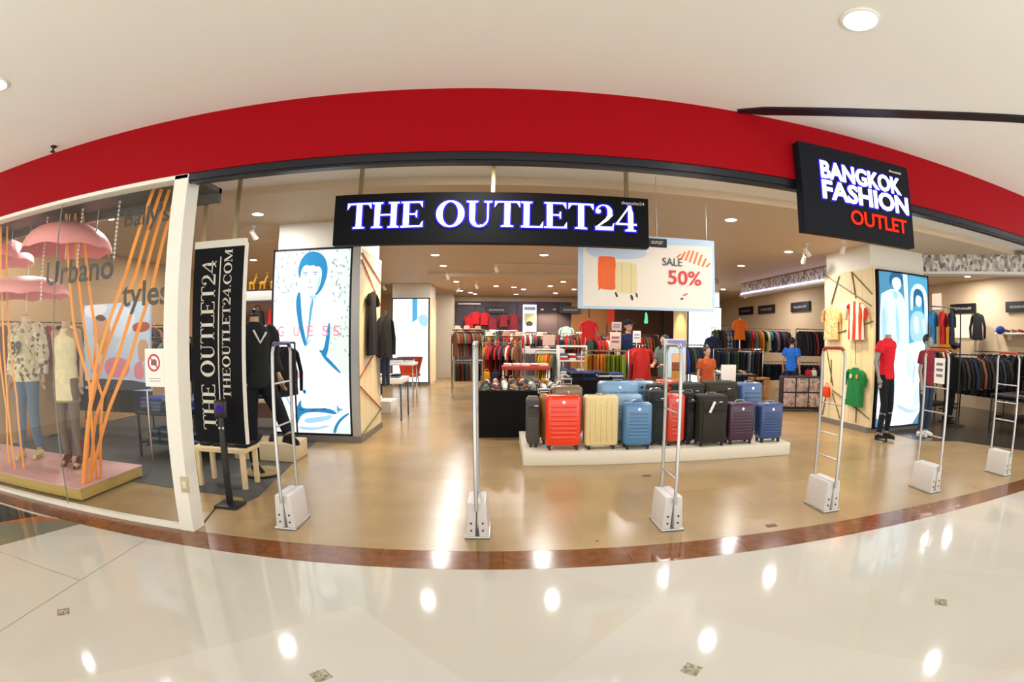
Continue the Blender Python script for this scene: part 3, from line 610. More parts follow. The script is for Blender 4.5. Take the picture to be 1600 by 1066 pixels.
for i, (px, py) in enumerate([(720, 454), (744, 462), (818, 452), (806, 460), (897, 452), (868, 458), (735, 457), (922, 459)]):
    p = atz(px, py, ZC); downlight(p.x, min(p.y, 20.3), ZC, .085, 10, 'tiny far downlight near the back wall, %s' % ['leftmost of the near ones', 'above the dark wall', 'at centre', 'left of the central ones', 'beside the sale poster', 'right of centre', 'in the left row', 'behind the sale poster'][i], LAMP)

# ================================================================== SIGNS
t = thing('hanging_sign', 'long black hanging sign with glowing white serif lettering THE OUTLET24', 'sign', (0, 5.3, 0))
a = at(527, 307, 5.3); c = at(520, 384, 5.3); x0, x1, z0, z1 = a.x - .02, at(1013, 312, 5.3).x, c.z, a.z + .01
b = nb(); box(b, ((x0 + x1) / 2, .06, (z0 + z1) / 2), (x1 - x0, .12, z1 - z0), bev=.006); obj('sign_box', b, mat('sign_black', '#101114', rough=.6, spec=.12), t, smooth=False)
SG = dict(u=(1, 0, 0), v=(0, 0, 1))
w0, h0 = x1 - x0, z1 - z0
seriftext('THE OUTLET24', w0 * .915, h0 * .50, t, LETHALO, (x0 + w0 * .045, 0, z0 + h0 * .31), depth=.012, name='letter_edge', per=False, grow=.045)
seriftext('THE OUTLET24', w0 * .915, h0 * .50, t, LETW, (x0 + w0 * .045, -.0125, z0 + h0 * .31), depth=.006)
text('theoutlet24', .26, .035, t, PAPER, (x1 - .31, -.001, z1 - .085), name='small_lettering')
for px in (563, 771, 980):
    p = at(px, 280, 5.3); b = nb(); b2(b, p.x - .02, p.x + .02, .03, .08, z1 - .01, ZF); obj('hanging_bar', b, BRASS, t, smooth=False)
tt = thing('direction_plate', 'small black plate with a white caption sticking out right of the long hanging sign', 'sign', (0, 5.43, 0))
a = at(1012, 372, 5.43); c = at(1042, 387, 5.43); b = nb(); b2(b, a.x, c.x, 0, .03, c.z, a.z); obj('plate', b, BLACK, tt, smooth=False)
text('OUTLET', (c.x - a.x) * .62, .035, tt, PAPER, (a.x + .04, -.001, (a.z + c.z) / 2 - .015)); b = nb(); cyl(b, ((a.x + c.x) / 2, .015, a.z), ((a.x + c.x) / 2, .015, ZF), .004, n=6); obj('hanging_wire', b, ALU, tt)

t = thing('fascia_sign', 'black square sign reading BANGKOK FASHION in white over OUTLET in red', 'sign', (0, 3.34, 0))
c = at(1260, 361, 3.34); a = at(1253, 226, 3.34); d_ = at(1429, 383, 3.34); x0, x1, z0, z1 = c.x - .01, d_.x, c.z, a.z + .03
b = nb(); box(b, ((x0 + x1) / 2, .05, (z0 + z1) / 2), (x1 - x0, .10, z1 - z0), bev=.006); obj('sign_box', b, mat('sign_blueblack', '#14161d', rough=.6, spec=.12), t, smooth=False)
w, h = x1 - x0, z1 - z0
for s, fx, fz, fw, fh, m, bo in (('BANGKOK', .155, .615, .74, .205, LETW, .03), ('FASHION', .155, .385, .80, .215, LETW, .03), ('OUTLET', .38, .15, .54, .165, LETR, .012)):
    if m == LETW: text(s, fw * w + .024, fh * h + .024, t, LETHALO, (x0 + fx * w - .012, -.001, z0 + fz * h - .012), name='letter_edge', bold=.05, depth=.006)
    text(s, fw * w, fh * h, t, m, (x0 + fx * w, -.0075, z0 + fz * h), name='lettering', bold=bo, depth=.006)
text('theoutlet24', .16, .022, t, PAPER, (x1 - .26, -.001, z1 - .09), name='small_lettering')

t = thing('sale_poster', 'hanging cream poster with a pale blue border, two suitcases and SALE 50%', 'poster', (0, 6.0, 0))
x0, x1, z0, z1 = at(903, 482, 6).x, at(1117, 482, 6).x, at(905, 482, 6).z, at(1117, 377, 6).z
b = nb(); b2(b, x0, x1, 0, .02, z0, z1); obj('board', b, mat('poster_blue', '#b9d4ea', rough=.5, noise=.15, scale=2), t, smooth=False)
w, h = x1 - x0, z1 - z0
crop = (120, 55, 1450, 745); P = [(0, [(165, 215), (840, 215), (1420, 115), (1420, 720), (165, 720)]), (0, [(165, 150), (1420, 115), (1420, 300), (165, 300)]),
    (3, S([(180, 150), (500, 130), (800, 200), (700, 280), (400, 290), (200, 260)])),
    (1, S([(300, 275), (330, 262), (440, 264), (468, 280), (470, 560), (440, 572), (320, 566), (300, 545)], 1)), (4, [(352, 290), (358, 290), (358, 550), (352, 550)]), (4, [(398, 290), (404, 290), (404, 550), (398, 550)]),
    (2, S([(462, 320), (490, 306), (640, 312), (668, 335), (672, 580), (650, 602), (480, 598), (462, 580)], 1)), (5, [(520, 325), (527, 325), (527, 580), (520, 580)]), (5, [(610, 325), (617, 325), (617, 590), (610, 590)]),
    (6, S([(455, 590), (475, 590), (492, 636), (470, 636)], 1)), (6, S([(600, 610), (625, 610), (636, 660), (612, 662)], 1)), (6, S([(650, 592), (668, 592), (680, 632), (662, 634)], 1)), (6, S([(306, 560), (318, 560), (316, 574), (306, 574)], 1)),
    (7, S([(1100, 605), (1150, 575), (1178, 580), (1140, 600)])), (8, S([(1085, 630), (1115, 615), (1130, 630), (1100, 645)]))]
for i in range(8):
    xa = 1050 + i * 43; yt = 235 - 100 * math.sin(PI * (i + .9) / 8.6) + i * 9
    P.append((4, [(xa + 42, yt), (xa + 62, yt + 3), (xa + 20, min(318, 246 + i * 12)), (xa, min(310, 238 + i * 12))]))
art(t, (x0, 0, z0), w, h, crop, P, [mat('poster_cream', '#ece5d8', rough=.5, noise=.02), mat('print_orange', '#f2641e', rough=.5, noise=.2, scale=3), mat('print_cream', '#e3d3a0', rough=.5), mat('print_sky', '#c3d2e6', rough=.5, noise=.1, scale=3), mat('print_dorange', '#dd7a3c', rough=.5), mat('print_tan', '#c9b884', rough=.5), INK, mat('print_red', '#d8404a', rough=.5), mat('print_blue', '#3d4f86', rough=.5)])
fx = lambda p: x0 + (p - 120) / 1330 * w
fz = lambda q: z0 + (745 - q) / 690 * h
text('SALE', fx(1110) - fx(915), fz(250) - fz(325), t, INK, (fx(915), -.012, fz(325)), depth=.002)
text('50%', fx(1305) - fx(970), fz(365) - fz(500), t, mat('print_red2', '#d6333c', rough=.5), (fx(970), -.012, fz(500)), bold=.01, depth=.002)
for xx in (x0 + .1, x1 - .1): b = nb(); cyl(b, (xx, .01, z1), (xx, .01, ZC), .003, n=6); obj('hanging_wire', b, ALU, t)

# vertical banner with serif writing, hung from two brass bars
t = thing('vertical_banner', 'tall black banner board reading THE OUTLET24 upwards, hung from two brass bars', 'sign', (0, 4.3, 0))
x0, x1, z0, z1 = -3.01, -2.42, .58, 2.42
b = nb(); b2(b, x0, x1, 0, .035, z0, z1); obj('board', b, mat('banner_black', '#15161b', rough=.65, noise=.15, spec=.12), t, smooth=False)
b = nb(); b2(b, x0 - .005, x1 + .005, -.005, .04, z1, z1 + .07); b2(b, x1, x1 + .02, -.003, .038, z0, z1 + .03); obj('cream_edge', b, CREAM, t, smooth=False)
CW = mat('banner_letter', '#dcd8c8', rough=.5)
seriftext('THE OUTLET24', 1.60, .165, t, CW, (x0 + .27, -.0005, z0 + .12), u=(0, 0, 1), v=(-1, 0, 0), depth=.002)
seriftext('THEOUTLET24.COM', 1.40, .09, t, CW, (x0 + .455, -.0005, z0 + .42), u=(0, 0, 1), v=(-1, 0, 0), depth=.002, per=False, name='web_address')
b = nb(); b2(b, x0 + .315, x0 + .327, -.003, 0, z0 + .12, z0 + 1.75); obj('rule_line', b, CW, t, smooth=False)
for xx in (-2.93, -2.55):
    b = nb(); b2(b, xx - .022, xx + .022, .0, .02, z1 + .07, ZF); obj('hanging_bar', b, BRASS, t, smooth=False)
t = thing('post_stand', 'slim black post on a square base with a small purple-lit head, before the banner', 'stand', (-2.60, 4.17, .002))
b = nb(); box(b, (0, 0, .012), (.26, .22, .024), bev=.005); obj('base', b, BLACK, t); b = nb(); box(b, (0, 0, .45), (.06, .04, .87), bev=.004); obj('pole', b, BLACK, t)
b = nb(); box(b, (0, -.01, .92), (.15, .05, .17), bev=.03); obj('head', b, mat('head_dark', '#1c1620', rough=.3), t)
b = nb(); lathe(b, [(.001, 0), (.035, 0), (.035, .006), (.001, .008)], n=16)
for v in b.verts: v.co = Vector((v.co.x, -.036 - v.co.z, .93 + v.co.y))
obj('lens', b, mat('violet_led', '#4a1fb8', emit=.35), t)
for xx in (-.03, .012): b = nb(); b2(b, xx, xx + .018, -.024, -.02, .74, .757); obj('mark', b, PAPER, t, smooth=False)
b = nb(); tube(b, [(-2.72, 4.10, .008), (-2.68, 3.95, .008), (-2.64, 3.80, .008), (-2.60, 3.66, .006)], .006, 6); tag(obj('floor_cable', b, BLACK), 'thin black cable running from the post stand to the cream shop post', 'cable')
# notice on the window and lettering on the glass
a = at(226, 545, 3.485); c = at(257, 605, 3.485)
t = thing('window_notice', 'white notice with a red prohibition ring stuck on the display window', 'notice', (a.x, 3.488, c.z)); w, h = c.x - a.x, a.z - c.z
b = nb(); b2(b, 0, w, -.002, 0, 0, h); obj('sheet', b, PAPER, t, smooth=False)
b = nb(); cx_, cz_, r_ = w * .48, h * .63, w * .33
for q in ringpoly(cx_, cz_, r_, r_, r_ * .78, r_ * .78): prism(b, q, (0, -.002, 0), (1, 0, 0), (0, 0, 1), (0, -1, 0), .0015)
prism(b, [(cx_ - r_ * .6, cz_ + r_ * .7), (cx_ - r_ * .7, cz_ + r_ * .6), (cx_ + r_ * .6, cz_ - r_ * .7), (cx_ + r_ * .7, cz_ - r_ * .6)], (0, -.0035, 0), (1, 0, 0), (0, 0, 1), (0, -1, 0), .0008)
obj('red_ring', b, mat('notice_red', '#b8303a'), t, smooth=False)
b = nb(); b2(b, cx_ - r_ * .45, cx_ + r_ * .45, -.003, -.002, cz_ - r_ * .3, cz_ + r_ * .28); b2(b, cx_ - r_ * .15, cx_ + r_ * .2, -.003, -.002, cz_ + r_ * .28, cz_ + r_ * .42)
obj('pictogram', b, mat('notice_grey', '#6d6470'), t, smooth=False)
for i in range(2): b = nb(); b2(b, w * .2, w * .8, -.003, -.002, h * (.14 + .07 * i), h * (.155 + .07 * i)); obj('caption_line', b, MT['notice_grey'], t, smooth=False)
GL = mat('window_letter', '#2a221b', rough=.5)
for s, p0, p1, l in (("Bally's", (193, 365), (268, 315), 'dark lettering high on the window beside the cream post'), ('Urbano', (72, 448), (180, 395), 'large dark lettering on the window between the pink umbrellas'), ('tyles', (190, 492), (266, 435), 'large dark lettering on the window above the notice')):
    a = at(p0[0], p0[1], 3.51); c = at(p1[0], p1[1], 3.51); tt = thing('window_lettering', l, 'lettering', (0, 3.506, 0)); 
    text(s, c.x - a.x, c.z - a.z, tt, GL, (a.x, 0, a.z), depth=.001, bold=.018)
b = nb(); p = at(288, 757, 3.45); box(b, (p.x + .01, 3.444, p.z), (.085, .012, .13), bev=.003); t = tag(obj('switch_plate', b, mat('plate_beige', '#b5a888')), 'small beige switch plate low on the cream post', 'switch plate')
b = nb(); box(b, (p.x + .01, 3.436, p.z), (.04, .006, .06), bev=.002); obj('rocker', b, mat('plate_inner', '#d5cbb0'), t)
# small floor marks
for px, py, l in ((1010, 744, 'small dark metal floor plate between the platform and the antennas'), (1205, 822, 'small brown smudge-like plate near the threshold'), (933, 846, 'tiny dark stud in the floor near the threshold'), (1523, 761, 'tiny dark stud in the floor at far right')):
    p = atz(px, py); b = nb(); s_ = .06 if px in (1010, 1205) else .015; box(b, (p.x, p.y, .004), (s_ * 1.6, s_, .004), bev=.001); tag(obj('floor_plate', b, mat('floor_plate', '#6e5a40', metal=.5)), l, 'floor plate')

# ================================================================== SECURITY ANTENNAS at the entrance
def antenna(x, topc, label, n):
    t = thing('security_antenna', label, 'security gate', (x, 3.88, .002), group='security antennas along the entrance')
    ya, yb = -.18, .18; m = CHROME
    for s, yy in ((-1, ya), (1, yb)):
        b = nb(); tube(b, [(0, yy - s * -.0, .24), (0, yy, 1.44), (0, yy - s * .02, 1.49)], [.0145, .0145, .0135], 10); obj('post', b, ALU, t)
    b = nb(); tube(b, [(0, ya + .02, 1.49), (0, ya + .05, 1.515), (0, yb - .05, 1.515), (0, yb - .02, 1.49)], .017, 10); obj('top_bar', b, topc, t)
    for zz in n: b = nb(); cyl(b, (0, ya, zz), (0, yb, zz), .008, n=8); obj('crossbar', b, ALU, t)
    for s in (-1, 1): b = nb(); box(b, (s * .045, .01, .15), (.075, .33, .29), ry=s * -.06, bev=.012); obj('base_cover', b, PLASTW, t)
    b = nb(); box(b, (0, .01, .012), (.20, .36, .022), bev=.006); obj('floor_plate', b, ALU, t)
    for s in (-1, 1):
        for zz in (.07, .13): b = nb(); cyl(b, (s * .045, -.154, zz), (s * .045, -.162, zz), .008, n=8); obj('screw', b, BLACK, t)
    return t
AX = [(-1.80, mat('antenna_violet', '#35245c', rough=.3), 'first security antenna from the left, with a violet top bar, before the large advert', (1.2, .86)),
      (-.20, ALU, 'security antenna seen edge-on in front of the aisle', (1.0, .6)), (1.37, ALU, 'security antenna standing in front of the red suitcases', (.98, .45)),
      (2.98, mat('antenna_red', '#a8321e', rough=.35), 'security antenna with a red top bar before the right wooden pillar', (1.0, .72, .5)),
      (4.50, MT['antenna_red'], 'security antenna before the blue backlit advert', (1.12, .86, .6)), (6.05, MT['antenna_red'], 'farthest right security antenna, before the dark shop area', (1.12, .9, .68))]
for x, m, l, n in AX: antenna(x, m, l, n)
p = at(1484, 530, 3.70); t = thing('paper_sign', 'white paper sign clipped inside the antenna before the blue advert', 'paper sign', (4.5, 3.88, 0))
b = nb(); b2(b, -.004, .0, -.13, .03, 1.17, 1.44); obj('sheet', b, PAPER, t, smooth=False)
b = nb(); 
for zz in (1.24, 1.30, 1.36): b2(b, -.0055, -.004, -.10, .0, zz, zz + .03)
obj('print', b, mat('print_grey', '#77737a'), t, smooth=False)

# ================================================================== LUGGAGE
b = nb(); box(b, (2.10, 6.75, .088), (3.68, 1.45, .172), bev=.008); PLAT = tag(obj('display_platform', b, mat('platform_white', '#ddd6c4', rough=.45, noise=.02)), 'low cream platform carrying the rows of suitcases', 'platform')
b = nb(); box(b, (.49, .012 - .73, .0), (.004, .004, .17)); obj('seam', b, mat('seam_dark', '#8a8272'), PLAT, loc=(2.10, 6.75, .088), smooth=False).location = (0, 0, 0)
for v in PLAT.children[0].data.vertices: v.co += Vector((2.10, 6.75, .088))
PZ = .175
def suitcase(label, hexc, x, y, w, h, d, kind='hard', rz=0, handle=False, tagged=False, z=PZ, gloss=.22, grp='suitcases on the cream platform', hw=None):
    t = thing('suitcase', label, 'suitcase', (x, y, z), rz, grp)
    m = mat('case_' + hexc.strip('#') + kind[0], hexc, rough=gloss if kind != 'soft' else .8, noise=.06 if kind != 'soft' else .2, scale=20, coat=.4 if kind == 'hard' else 0, weave=0 if kind == 'hard' else 200)
    wr = .05; bz = wr; H = h - bz
    b = nb(); box(b, (0, 0, bz + H / 2), (w, d, H), bev=min(.06, d * .24) if kind == 'hard' else .035, seg=4)
    if kind == 'hard':
        n = 8; z_ = bz + .09; st = (H - .20) / n
        for i in range(n): box(b, (0, -d / 2 - .002, z_ + st * (i + .5)), (w - .12, .016, st * .62), bev=.007, seg=2)
    elif kind == 'vert':
        for i in range(5): box(b, (-w / 2 + w * (i + 1) / 6, -d / 2 - .003, bz + H / 2), (w * .07, .016, H - .12), bev=.007)
    else:
        box(b, (0, -d / 2 - .008, bz + H * .36), (w * .82, .03, H * .52), bev=.014); box(b, (0, -d / 2 - .006, bz + H * .80), (w * .78, .022, H * .22), bev=.01)
    obj('shell', b, m, t)
    b = nb(); zb = mat('zip_band', '#2a2a2c', rough=.5)
    r = [( -w / 2 - .002, bz + .05), (w / 2 + .002, bz + .05), (w / 2 + .002, h - .05), (-w / 2 - .002, h - .05)]
    for xx in (-w / 2, w / 2): box(b, (xx, .01, bz + H / 2), (.008, .012, H - .10))
    for zz in (bz, h): box(b, (0, .01, zz), (w - .10, .012, .008))
    obj('zip', b, zb, t, smooth=False)
    b = nb(); tube(b, [(-.07, 0, h - .004), (-.055, 0, h + .022), (.055, 0, h + .022), (.07, 0, h - .004)], .009, 8); obj('top_handle', b, mat('handle_grey', '#6d6d70', rough=.4) if hexc in ('#e8380f', '#c9391f') else CHROME, t)
    if handle:
        b = nb(); e = handle if isinstance(handle, float) else .05
        for s in (-1, 1): cyl(b, (s * .075, d / 2 - .03, h - .02), (s * .075, d / 2 - .03, h + e), .007, n=8)
        box(b, (0, d / 2 - .03, h + e), (.18, .03, .025), bev=.01); obj('pull_handle', b, ALU, t)
    for sx in (-1, 1):
        for sy in (-1, 1):
            b = nb(); cx2, cy2 = sx * (w / 2 - .05), sy * (d / 2 - .045)
            box(b, (cx2, cy2, .052), (.045, .04, .022), bev=.006); cyl(b, (cx2 - .013, cy2, .024), (cx2 + .013, cy2, .024), .024, n=16); obj('wheel', b, BLACK, t)
    if kind == 'soft':
        b = nb(); tube(b, [(-.06, -d / 2 - .024, bz + H * .80), (-.05, -d / 2 - .04, bz + H * .83), (.05, -d / 2 - .04, bz + H * .83), (.06, -d / 2 - .024, bz + H * .80)], .008, 6); obj('front_handle', b, BLACK, t)
        b = nb(); box(b, (w * .2, -d / 2 - .026, bz + H * .86), (.05, .006, .012), bev=.002); obj('badge', b, CHROME, t)
    else:
        b = nb(); lathe(b, [(.001, 0), (.02, 0), (.02, .004), (.001, .005)], n=14)
        for v in b.verts: v.co = Vector((v.co.x, -d / 2 - .004 - v.co.z, h - .085 + v.co.y))
        obj('badge', b, CHROME, t)
    if tagged:
        b = nb(); box(b, (-w * .12, -d / 2 - .045, bz + H * .76), (.035, .004, .16), ry=.45, bev=.001); obj('price_tag', b, PAPER, t)
    return t
suitcase('glossy orange-red hard suitcase at the left of the front row', '#e8380f', .76, 6.22, .44, .69, .25)
suitcase('cream hard suitcase beside the orange-red one', '#dcc88e', 1.24, 6.22, .42, .68, .25, 'vert', gloss=.4)
suitcase('small steel-blue ribbed suitcase at the front of the platform', '#4a7da8', 1.70, 6.16, .37, .60, .24)
suitcase('dark green-black suitcase turned sideways beside the small blue one', '#1c2220', 2.02, 6.42, .22, .72, .34, 'soft')
suitcase('dull red hard suitcase seen through the third antenna', '#c9391f', 2.25, 6.30, .26, .69, .25)
suitcase('narrow black suitcase right of the dull red one', '#141314', 2.455, 6.36, .12, .70, .30, 'soft', handle=False)
suitcase('large black soft suitcase with a white price tag on its front', '#25241d', 2.73, 6.20, .40, .68, .28, 'soft', tagged=True)
suitcase('dark purple hard suitcase in the front row', '#3b1436', 3.17, 6.20, .40, .57, .24, gloss=.45)
suitcase('navy blue suitcase at the right end of the front row', '#28457a', 3.65, 6.20, .37, .55, .23, gloss=.4)
suitcase('dark grey suitcase seen edge-on at the left end of the platform', '#4a4844', .40, 6.45, .17, .62, .34, 'soft')
suitcase('mustard-edged slim suitcase behind the orange-red one', '#a8792c', .57, 6.64, .14, .66, .32, handle=.04)
suitcase('silver-handled brown suitcase in the second row behind the orange-red one', '#8d7658', .90, 6.92, .42, .74, .26, handle=.08)
suitcase('wide light blue hard suitcase in the second row', '#7fa9cb', 1.62, 6.92, .56, .80, .28, gloss=.3)
suitcase('pale blue ribbed suitcase peeping out behind the small steel-blue one', '#86abc6', 1.62, 6.56, .50, .66, .26, gloss=.3)
suitcase('light blue suitcase beside the wide one in the second row', '#8db4d4', 2.02, 7.22, .46, .78, .28, gloss=.3)
suitcase('black suitcase with a floral look in the second row', '#23271f', 2.17, 6.84, .26, .76, .26, 'soft')
suitcase('black soft suitcase in the second row behind the white-tagged one', '#2b2a22', 2.62, 6.78, .44, .78, .26, 'soft')
suitcase('very wide olive-black soft suitcase behind the purple one', '#33301f', 3.14, 6.86, .52, .80, .28, 'soft')
suitcase('slate blue suitcase standing behind the navy one', '#4a6593', 3.66, 6.86, .38, .78, .26, gloss=.4)
suitcase('orange suitcase top showing at the back of the platform', '#d8542a', 2.48, 7.26, .36, .80, .24)

# tall photo-print suitcase on the floor and frame at right of the racks
t = suitcase('large suitcase printed with pinkish grey squares, near the right racks', '#33292a', 6.72, 10.0, .98, .80, .34, 'soft', rz=-.32, z=.002, grp='suitcases on the floor', handle=False)
b = nb()
for i in (-1, 0, 1):
    for j in (0, 1): box(b, (i * .31, -.198, .27 + j * .34), (.28, .02, .31), bev=.012)
obj('printed_square', b, speckle('pink_print', ['#a58f86', '#c3afa2', '#8a736c', '#b59f98'], 14, rough=.6), t)
b = nb(); box(b, (7.30, 9.78, .36), (.10, .30, .72), bev=.03); tag(obj('white_suitcase', b, mat('case_white', '#c9c4bb', rough=.4)), 'pale slim case standing at the right side of the printed suitcase', 'suitcase')

# ================================================================== FIGURES (people and mannequins)
J0 = dict(pel=(0, 0, .95), che=(0, .0, 1.27), nek=(0, .01, 1.47), hed=(0, -.01, 1.62), shl=(.17, .01, 1.41), shr=(-.17, .01, 1.41), ell=(.215, .03, 1.13), elr=(-.215, .03, 1.13),
          wrl=(.225, -.03, .89), wrr=(-.225, -.03, .89), hil=(.09, 0, .92), hir=(-.09, 0, .92), knl=(.10, -.02, .50), knr=(-.10, -.02, .50), anl=(.105, .015, .09), anr=(-.105, .015, .09))
V3 = Vector
def oval(c, rx, ry, n=18, ph=0): return [V3((c[0] + rx * math.cos(2 * PI * k / n), c[1] + ry * math.sin(2 * PI * k / n), c[2])) for k in range(n)]
def lerp(a, c, t): return V3(a) * (1 - t) + V3(c) * t
def hand(b, w, d, side, s=1.0):
    """palm, four unequal curled fingers and a thumb leaving the palm's side; d points down the hand"""
    w, d = V3(w), V3(d).normalized(); fwd = V3((0, -1, 0)); fwd = (fwd - d * fwd.dot(d)).normalized(); nn = d.cross(fwd)
    pc = w + d * .045
    tube(b, [w - d * .01, w + d * .03, w + d * .085], [.024 * s, .032 * s, .036 * s], 10)
    for k, (off, L) in enumerate(((.027, .070), (.009, .082), (-.010, .076), (-.028, .060))):
        p = w + d * .082 + fwd * off * s; cu = nn * (-side) * .02
        tube(b, [p - d * .01, p + d * L * .45, p + d * L * .8 + cu * .6, p + d * L + cu * 1.4], [.0095 * s, .009 * s, .0085 * s, .007 * s], 6)
    p = w + d * .03 + fwd * .026; tube(b, [p, p + d * .028 + fwd * .022, p + d * .06 + fwd * .028], [.012, .0105, .008], 6)
def body_mesh(J, head=True, arms=True, hands=True, legs=True, slim=1.0):
    b = nb(); p, c, n = V3(J['pel']), V3(J['che']), V3(J['nek'])
    rr = [(p + V3((0, 0, -.10)), .10, .09), (p + V3((0, 0, -.03)), .158, .105), (p + V3((0, 0, .05)), .150, .10), (lerp(p, c, .5), .122, .088), (c, .150, .104), (lerp(c, n, .45), .160, .100), (lerp(c, n, .75), .13, .075), (n, .055, .058), (n + V3((0, -.005, .07)), .050, .053)]
    loft(b, [oval(q, rx * slim, ry * slim) for q, rx, ry in rr])
    if arms:
        for s, sh, el, wr in ((1, 'shl', 'ell', 'wrl'), (-1, 'shr', 'elr', 'wrr')):
            sh, el, wr = V3(J[sh]), V3(J[el]), V3(J[wr]); ball(b, sh, .055 * slim, 10, 8)
            tube(b, [sh, lerp(sh, el, .4), el, lerp(el, wr, .35), wr], [.050 * slim, .045 * slim, .037 * slim, .036 * slim, .025], 12)
            if hands: hand(b, wr, (wr - el), s)
    if legs:
        for s, hi, kn, an in ((1, 'hil', 'knl', 'anl'), (-1, 'hir', 'knr', 'anr')):
            hi, kn, an = V3(J[hi]), V3(J[kn]), V3(J[an])
            tube(b, [hi + V3((0, 0, .02)), lerp(hi, kn, .4), kn, lerp(kn, an, .3), lerp(kn, an, .75), an], [.088 * slim, .078 * slim, .054, .056, .040, .036], 14)
            fd = V3((an.x * .15, -1, 0)).normalized(); tube(b, [an + V3((0, .02, -.04)), an + fd * .06 + V3((0, 0, -.05)), an + fd * .15 + V3((0, 0, -.065))], [.042, .042, .03], 10, sq=.8)
    if head:
        h = V3(J['hed']); ball(b, h + V3((0, .01, .03)), (.075, .092, .095), 16, 12); ball(b, h + V3((0, -.02, -.045)), (.052, .062, .062), 14, 10)
        tube(b, [h + V3((0, -.078, .02)), h + V3((0, -.098, -.018)), h + V3((0, -.080, -.028))], [.009, .014, .010], 8)
        for s in (-1, 1): ball(b, h + V3((s * .078, .012, -.002)), (.010, .02, .03), 8, 6)
        ball(b, h + V3((0, -.078, -.05)), (.022, .012, .010), 8, 6)
    return b
def topgar(J, hem=.86, sleeve=.55, r=.018, flare=.01, collar=True, slim=1.0):
    b = nb(); p, c, n = V3(J['pel']), V3(J['che']), V3(J['nek']); rs = []
    for k in range(4):
        z = hem + (p.z - .02 - hem) * k / 4; rs.append((V3((p.x, p.y, z)), .158 * slim + r + flare * (1 - k / 4), .108 + r))
    rs += [(p + V3((0, 0, .05)), .150 * slim + r, .100 + r), (lerp(p, c, .5), .128 * slim + r, .092 + r), (c, .152 * slim + r, .106 + r), (lerp(c, n, .5), .165 * slim + r, .098 + r), (lerp(c, n, .8), .115 * slim + r, .068 + r), (n + V3((0, 0, .015)), .062 + r * .3, .062 + r * .3)]
    loft(b, [oval(*q) for q in rs])
    if sleeve > 0:
        for sh, el, wr in (('shl', 'ell', 'wrl'), ('shr', 'elr', 'wrr')):
            sh, el, wr = V3(J[sh]), V3(J[el]), V3(J[wr]); ball(b, sh, .058 * slim + r * .7, 10, 8)
            pts, q = [sh, lerp(sh, el, .35)], [.056 + r, .056 + r * 1.2]
            if sleeve <= 1: pts.append(lerp(sh, el, max(.4, sleeve))); q.append(.052 + r * 1.4)
            else: pts += [el, lerp(el, wr, .5), lerp(el, wr, sleeve - 1)]; q += [.045 + r, .040 + r, .034 + r]
            tube(b, pts, q, 12)
    return b
def trousers(J, end=1.0, r=.012):
    b = nb(); p = V3(J['pel'])
    loft(b, [oval(p + V3((0, 0, -.09)), .12, .10), oval(p + V3((0, 0, -.02)), .160 + r, .108 + r), oval(p + V3((0, 0, .09)), .140 + r, .100 + r)])
    for hi, kn, an in (('hil', 'knl', 'anl'), ('hir', 'knr', 'anr')):
        hi, kn, an = V3(J[hi]), V3(J[kn]), V3(J[an])
        tube(b, [hi + V3((0, 0, .01)), lerp(hi, kn, .4), kn, lerp(kn, an, .45), lerp(kn, an, end * .94)], [.088 + r, .080 + r, .058 + r, .052 + r, .042 + r], 14)
    return b
def shoe(an, hexm, parent, heel=False, boot=False, name='shoe'):
    an = V3(an); b = nb()
    if heel:
        tube(b, [an + V3((0, .02, .20 if boot else .0)), an + V3((0, .015, .0)), an + V3((0, -.02, -.02)), an + V3((0, -.10, -.065)), an + V3((0, -.16, -.073))], [.062, .054, .048, .036, .018], 12)
        tube(b, [an + V3((0, .035, -.02)), an + V3((0, .045, -.088))], [.026, .014], 8)
    else:
        tube(b, [an + V3((0, .045, -.045)), an + V3((0, .0, -.035)), an + V3((0, -.08, -.05)), an + V3((0, -.155, -.062))], [.036, .046, .040, .026], 12, sq=.85)
        if boot: tube(b, [an + V3((0, .012, .10)), an + V3((0, .01, -.02))], [.055, .048], 12)
        tube(b, [an + V3((0, .05, -.080)), an + V3((0, -.16, -.080))], [.036, .034], 10, sq=.3)
    return obj(name, b, hexm, parent)
